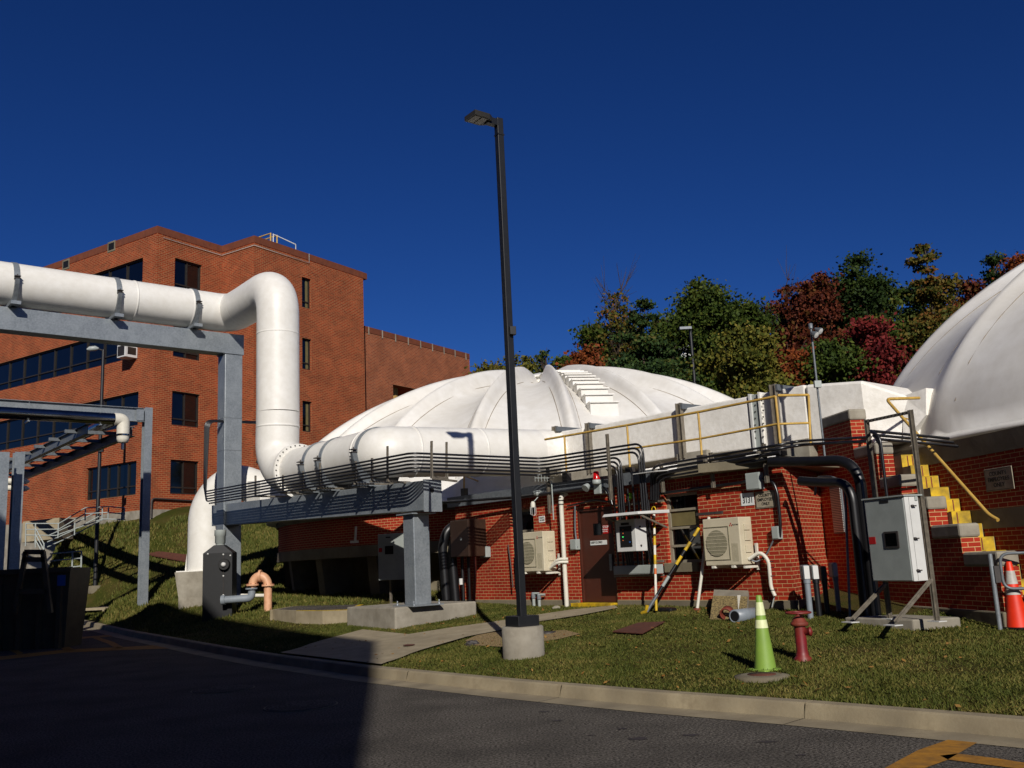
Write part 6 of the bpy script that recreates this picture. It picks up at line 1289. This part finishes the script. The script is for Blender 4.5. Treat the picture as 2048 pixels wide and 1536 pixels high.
def tree(px, top, half, Y, kind, lab, shape='round', nleaf=7000, leaf=.17, bare=False, basey=790, grp='autumn trees behind the domes'):
    tp = aty(px, top, Y); bx, by = tp[0], Y; gz0 = g1(bx, by); bot = aty(px, basey, Y)[2]; wd = half*Y/F*1.0
    h = tp[2]-gz0; ch = tp[2]-min(max(gz0+1.2, bot-1.5), tp[2]-2.)
    o = thing('pine_tree' if shape == 'cone' else 'tree', (bx, by, gz0), lab, 'tree', grp)
    r_ = np.random.default_rng(int(px*7+top)); mb = MB(); th = max(.12, h*.014)
    sw = r_.normal(size=2)*.3; trunk = [np.array([bx,by,gz0-.3]), np.array([bx+sw[0]*.3,by+sw[1]*.3,gz0+h*.45]), np.array([bx+sw[0]*.3,by,tp[2]-h*.04])]
    mb.tube(trunk, [th*1.3, th*.8, th*.15], 8)
    # clumps
    K = int(min(95, 26+ch/wd*9)); cl = []
    for k in range(K):
        f = r_.random()**(.8 if shape == 'cone' else 1.); z = tp[2]-ch*(.04+.96*f)
        if shape == 'cone': R2 = wd*(.2+.9*f)*(.7+.45*r_.random())
        elif shape == 'spread': R2 = wd*math.sqrt(max(1-(2*f-1)**2*.8, .05))*(.7+.5*r_.random())
        else: R2 = wd*(.28+.75*math.sin(math.pi*min(1, f*.85+.1)))*(.65+.45*r_.random())
        t = r_.random()*2*math.pi; rad = R2*(.15+.8*r_.random()**.7) if k else 0
        c = np.array([bx+math.cos(t)*rad, by+math.sin(t)*rad, z]); s_ = wd*(.24+.26*r_.random())*(1 if shape != 'cone' else (.4+.65*f)); cl.append((c, s_))
        if k % 4 == 0:
            a = trunk[1]+(trunk[2]-trunk[1])*max(0, min(1, (z-1.2-trunk[1][2])/(trunk[2][2]-trunk[1][2]))); mid = (a+c)/2+[0,0,-.2]; mb.tube([a, mid, c], [th*.4, th*.22, th*.08], 5, caps=False)
            for q in range(4): e = c+r_.normal(size=3)*s_*.7+[0,0,s_*.4]; mb.tube([mid, (mid+e)/2+[0,0,.1], e], [th*.14, th*.08, .015], 4, caps=False)
    if bare:
        for q in range(22):
            t = r_.random()*2*math.pi; a = trunk[1]+(trunk[2]-trunk[1])*r_.random(); e = a+np.array([math.cos(t)*wd*(.4+.6*r_.random()), math.sin(t)*wd*.6, h*(.05+.12*r_.random())]); mb.tube([a, (a+e)/2+[0,0,-.1], e], [.06,.035,.012], 4, caps=False)
            for w_ in range(4): e2 = e+r_.normal(size=3)*.5+[0,0,.4]; mb.tube([(a+e)/2, e2], [.02,.008], 3, caps=False)
    mb.build('trunk', 'bark', o)
    # leaves
    wts = np.array([s_**2 for _, s_ in cl]); wts /= wts.sum(); idx = r_.choice(len(cl), nleaf, p=wts)
    C_ = np.array([c for c, _ in cl])[idx]; S_ = np.array([s_ for _, s_ in cl])[idx]
    d = r_.normal(size=(nleaf,3)); d /= np.linalg.norm(d, axis=1)[:,None]; rad = (r_.random(nleaf)**.55)[:,None]
    fl = np.array([1.15, 1.15, .62 if shape != 'cone' else .4]); pos = C_ + d*rad*S_[:,None]*fl*(1+.5*r_.normal(size=(nleaf,1)).clip(-1.4,1.9))
    a = r_.normal(size=(nleaf,3)); a /= np.linalg.norm(a, axis=1)[:,None]; b = np.cross(a, r_.normal(size=(nleaf,3))); b /= np.linalg.norm(b, axis=1)[:,None]
    sz = leaf*(.6+.8*r_.random((nleaf,1))); a *= sz; b *= sz*.7
    V = np.stack([pos-a, pos-b*.9, pos+a, pos+b], 1).reshape(-1,3) - np.array(o.location)
    me = bpy.data.meshes.new('crown'); me.vertices.add(len(V)); me.vertices.foreach_set('co', V.ravel().astype(np.float32))
    me.loops.add(nleaf*4); me.loops.foreach_set('vertex_index', np.arange(nleaf*4, dtype=np.int32)); me.polygons.add(nleaf); me.polygons.foreach_set('loop_start', np.arange(0, nleaf*4, 4, dtype=np.int32))
    me.update(calc_edges=True); me.materials.append(LM[kind]); co = bpy.data.objects.new('crown', me); COL.objects.link(co); co.parent = o
for a in (
 (988,722,48,64,'yellow','low yellow-green tree right behind the annex corner','round',2600),
 (948,745,14,66,'redbrown','small reddish bush top peeking beside the annex corner','round',700),
 (1040,712,34,70,'yellow','thin golden tree just right of the tall lamp post','round',1600),
 (1088,694,46,66,'pine','small blue-green pine above the dome cupola','cone',3600),
 (1128,712,30,70,'green','dark green tree between cupola pine and orange tree','round',1800),
 (1176,698,46,62,'orange','rust orange tree left of the big pine above the dome','round',4200),
 (1232,578,44,68,'mixed','sparse tan twiggy tree leaning out left of the big pine','round',1100),
 (1278,596,80,60,'pine','big broad pine with browning needles above the dome','cone',15000),
 (1402,566,72,64,'green','tall full green tree right of the big pine','round',13000),
 (1478,600,62,66,'green','dark green tree with small tuft right of the tallest middle tree','round',8000),
 (1340,690,60,60,'pine','lower green pine in front between the two big middle trees','cone',6000),
 (1484,664,66,54,'yellow','pale yellow-green tree standing in front of the middle trees','round',9000),
 (1562,566,40,68,'redbrown','dark bare-topped reddish tree left of the maple','round',1800),
 (1572,660,42,62,'redbrown','low maroon tree behind the flood light pole','round',5000),
 (1622,552,52,64,'redbrown','tall red-brown tree left of the dark green crown','round',9000),
 (1700,511,60,66,'dark','tall very dark green tree, highest of the right hand group but one','round',13000),
 (1560,706,50,56,'orange','small orange tree low beside the flood light pole','round',3500),
 (1735,650,52,56,'red','bright crimson tree in front of the dark green one','round',6000),
 (1842,476,78,64,'mixed','tall ragged orange and green tree left of the near dome','cone',12000),
 (1760,640,60,60,'green','mottled green tree low behind the crimson tree','round',7000),
 (1648,690,60,56,'green','mottled olive tree in front, right of the flood light pole','round',7000),
 (1845,640,60,58,'mixed','lower olive and orange tree beside the dome edge','round',7000),
 (1935,600,50,66,'orange','rust red tree against the edge of the near dome','round',5000),
 (1985,505,30,72,'dark','small dark tree top poking above the near dome','round',2600),
 (2030,508,42,68,'orange','red-orange tree top above the near dome at the right','round',4500),
 (2085,490,50,72,'green','green tree just outside the right edge behind the dome','round',2500)):
    px, top, half, Y, kind, lab, shape, nl = a
    tree(px, top, half*1.12, Y, kind, lab, shape, int(nl*3.), .125 if kind != 'pine' else .11, bare=nl < 1900 and px > 1200)
for i in range(15):
    px = 1195+i*62; _bl = ['left end','second','third','fourth','fifth','sixth','seventh','middle','ninth','tenth','eleventh','twelfth','thirteenth','fourteenth','right end'][i]; tree(px, [655,640,640,622,628,606,612,580,585,560,570,555,560,545,540][i], 52, 78, ['green','dark','pine','redbrown','dark','green','mixed','dark','redbrown','green','dark','mixed','redbrown','dark','orange'][i],
        'farther tree of the back row, '+(_bl+' of the row' if i in (0,7,14) else _bl+' from the left')+', seen in gaps', 'round', 9000, .17, grp='back row of trees filling the gaps')
# white house glimpsed through the trees
wh = thing('white_house', (6, 84, 8), 'white house wall glimpsed between the trees', 'house')
for x0, x1, y0, y1, Y_ in ((1137,1200,722,760,80.),):
    a, b = aty(x0,y1,Y_), aty(x1,y0,Y_); mb = MB(); mb.obox([a[0],Y_,a[2]-6], [b[0]-a[0],0,0], [0,6,0], [0,0,b[2]-a[2]+6]); mb.build('wall', 'wall_w', wh)
    mb = MB(); mb.poly([(a[0]-.4,Y_-.4,b[2]),(b[0]+.4,Y_-.4,b[2]),((a[0]+b[0])/2,Y_-.4,b[2]+.6)], (0,6.8,0)); mb.build('roof', 'galvd', wh)
w2_ = thing('white_house', (14, 80, 8), 'second white house wall showing in patches behind the middle green tree', 'house')
a, b = aty(1364,725,76.), aty(1398,700,76.); mb = MB(); mb.obox([a[0],76,a[2]-8], [b[0]-a[0],0,0], [0,6,0], [0,0,b[2]-a[2]+8]); mb.build('wall', 'wall_w', w2_)
mb = MB(); mb.poly([(a[0]-.4,75.6,b[2]),(b[0]+.4,75.6,b[2]),((a[0]+b[0])/2,75.6,b[2]+.9)], (0,6.8,0)); mb.build('roof', 'galvd', w2_)
# ================================================================== GRASS
def grass(n, dens_near=True):
    r_ = np.random.default_rng(3); uu = np.r_[r_.uniform(-7, 11, int(n*.75)), r_.uniform(-22, -7, n-int(n*.75))]; kk = np.interp(uu, KU, KV); vmin = np.where(uu > 5.2, -1.5, .05); vmin = np.where(uu < uL, -3., vmin)
    vv = vmin+(kk-.0-vmin)*r_.random(n); pts = P0[None]+uu[:,None]*U+vv[:,None]*N
    # keep off paths and blocks
    def inside(poly, x, y):
        c = np.zeros(len(x), bool); j = len(poly)-1
        for i in range(len(poly)):
            xi_, yi, xj, yj = poly[i][0], poly[i][1], poly[j][0], poly[j][1]
            c ^= ((yi > y) != (yj > y)) & (x < (xj-xi_)*(y-yi)/(yj-yi+1e-9)+xi_); j = i
        return c
    ctr = lambda P_: P_
    bad = np.zeros(n, bool)
    for poly in (Au+Ad[::-1], [P(cu-1.95,cv-2.05,0),P(cu,cv-2.05,0),P(cu,cv,0),P(cu-1.95,cv,0)], pad, pt_plate, [q for q in Bf+Bt]):
        bad |= inside(poly, pts[:,0], pts[:,1])
    for cx, cy, rr in ((lx,ly,.36),(mcq[0],mcq[1],.3)): bad |= (pts[:,0]-cx)**2+(pts[:,1]-cy)**2 < rr*rr
    bad |= inside(gravp, pts[:,0], pts[:,1]) & (r_.random(n) < .8)
    pts = pts[~bad]; n = len(pts); z = gz(pts[:,:2]-N[:2]*.02)
    # patchy density
    pn = np.sin(pts[:,0]*1.9+np.sin(pts[:,1]*1.3)*2)*np.sin(pts[:,1]*1.7+pts[:,0]*.6); keep = r_.random(n) < .72+.28*pn; pts = pts[keep]; z = z[keep]; pn = pn[keep]; n = len(pts)
    h = (.018+.025*r_.random(n))*(1+.25*pn); wd = .006+.005*r_.random(n); t = r_.random(n)*2*np.pi; le = r_.normal(size=(n,2))*.022
    base = np.column_stack([pts[:,:2], z-.004]); sd_ = np.column_stack([np.cos(t), np.sin(t), np.zeros(n)])*wd[:,None]
    tip = base+np.column_stack([le, h]); V = np.stack([base-sd_, base+sd_, tip], 1).reshape(-1,3)
    me = bpy.data.meshes.new('grass'); me.vertices.add(len(V)); me.vertices.foreach_set('co', V.ravel().astype(np.float32)); me.loops.add(n*3); me.loops.foreach_set('vertex_index', np.arange(n*3, dtype=np.int32))
    me.polygons.add(n); me.polygons.foreach_set('loop_start', np.arange(0, n*3, 3, dtype=np.int32)); me.update(calc_edges=True)
    mt = leafmat('grass_blades', ('2d3510','42491a','5a5828','7c6c3c')); nz = [q for q in mt.node_tree.nodes if q.type == 'TEX_NOISE'][0]; nz.inputs['Scale'].default_value = 1.3
    me.materials.append(mt); o = bpy.data.objects.new('grass', me); COL.objects.link(o); o['kind'] = 'stuff'; o['label'] = 'short autumn grass of the lawn'; o['category'] = 'grass'
pt_plate = [G(1225,1268), G(1285,1272), G(1330,1248), G(1278,1250)]; mcq = G(1524,1355)
gravp = [G(*q) for q in [(930,1283),(960,1270),(1010,1264),(1060,1268),(1130,1262),(1160,1270),(1120,1280),(1060,1290),(1000,1296),(950,1293)]]
grass(380000)
def bank(n):
    r_ = np.random.default_rng(9); X = r_.uniform(-32, -2, n); Y = r_.uniform(24, 54, n); d = np.column_stack([X, Y])-P0[:2]; uu = d@U[:2]; vv = d@N[:2]
    ok = (vv < np.interp(uu, KU, KV)-.1) & ((X-T1C[0])**2+(Y-T1C[1])**2 > 8.1**2) & (((d-(c0_[:2]-P0[:2]))@RD[:2] < -.4) | ((X > -17.5) & (Y < 47.5))); X, Y = X[ok], Y[ok]; n = len(X); z = gz(np.column_stack([X, Y]))
    sc_ = 1+(Y-24)/22; h = (.05+.06*r_.random(n))*sc_; wd = (.012+.012*r_.random(n))*sc_; t = r_.random(n)*2*np.pi; base = np.column_stack([X, Y, z-.01]); sd_ = np.column_stack([np.cos(t), np.sin(t), 0*t])*wd[:,None]
    tip = base+np.column_stack([r_.normal(size=(n,2))*.04, h]); V = np.stack([base-sd_, base+sd_, tip], 1).reshape(-1,3); me = bpy.data.meshes.new('bank_grass'); me.vertices.add(len(V)); me.vertices.foreach_set('co', V.ravel().astype(np.float32)); me.loops.add(n*3); me.loops.foreach_set('vertex_index', np.arange(n*3, dtype=np.int32))
    me.polygons.add(n); me.polygons.foreach_set('loop_start', np.arange(0, n*3, 3, dtype=np.int32)); me.update(calc_edges=True); me.materials.append(bpy.data.materials['grass_blades']); o = bpy.data.objects.new('bank_grass', me); COL.objects.link(o); o['kind'] = 'stuff'; o['label'] = 'grass on the bank below the office building'; o['category'] = 'grass'
bank(200000)
# fallen leaves scattered on the lawn
r_ = np.random.default_rng(5); mb = MB()
for i in range(420):
    u_ = r_.uniform(-5, 9.5); v_ = r_.uniform(.3, kerb(u_)-.05); p = P(u_, v_, 0); zq_ = g1(p[0], p[1])+.035 if v_ < kerb(u_) else .16; t = r_.random()*6.28; s_ = .018+.022*r_.random()
    e = np.array([math.cos(t), math.sin(t), r_.normal()*.3])*s_; f_ = np.array([-math.sin(t), math.cos(t), r_.normal()*.3])*s_*.6; c = np.array([p[0], p[1], zq_]); mb.quad(c-e, c-f_, c+e, c+f_)
o = mb.build('fallen_leaves', leafmat('fallen_leaf', ('5a3a18','7a5020','8a6a38','6a4a2a')), kind='stuff'); o['label'] = 'scattered brown leaves on the lawn'; o['category'] = 'leaves'
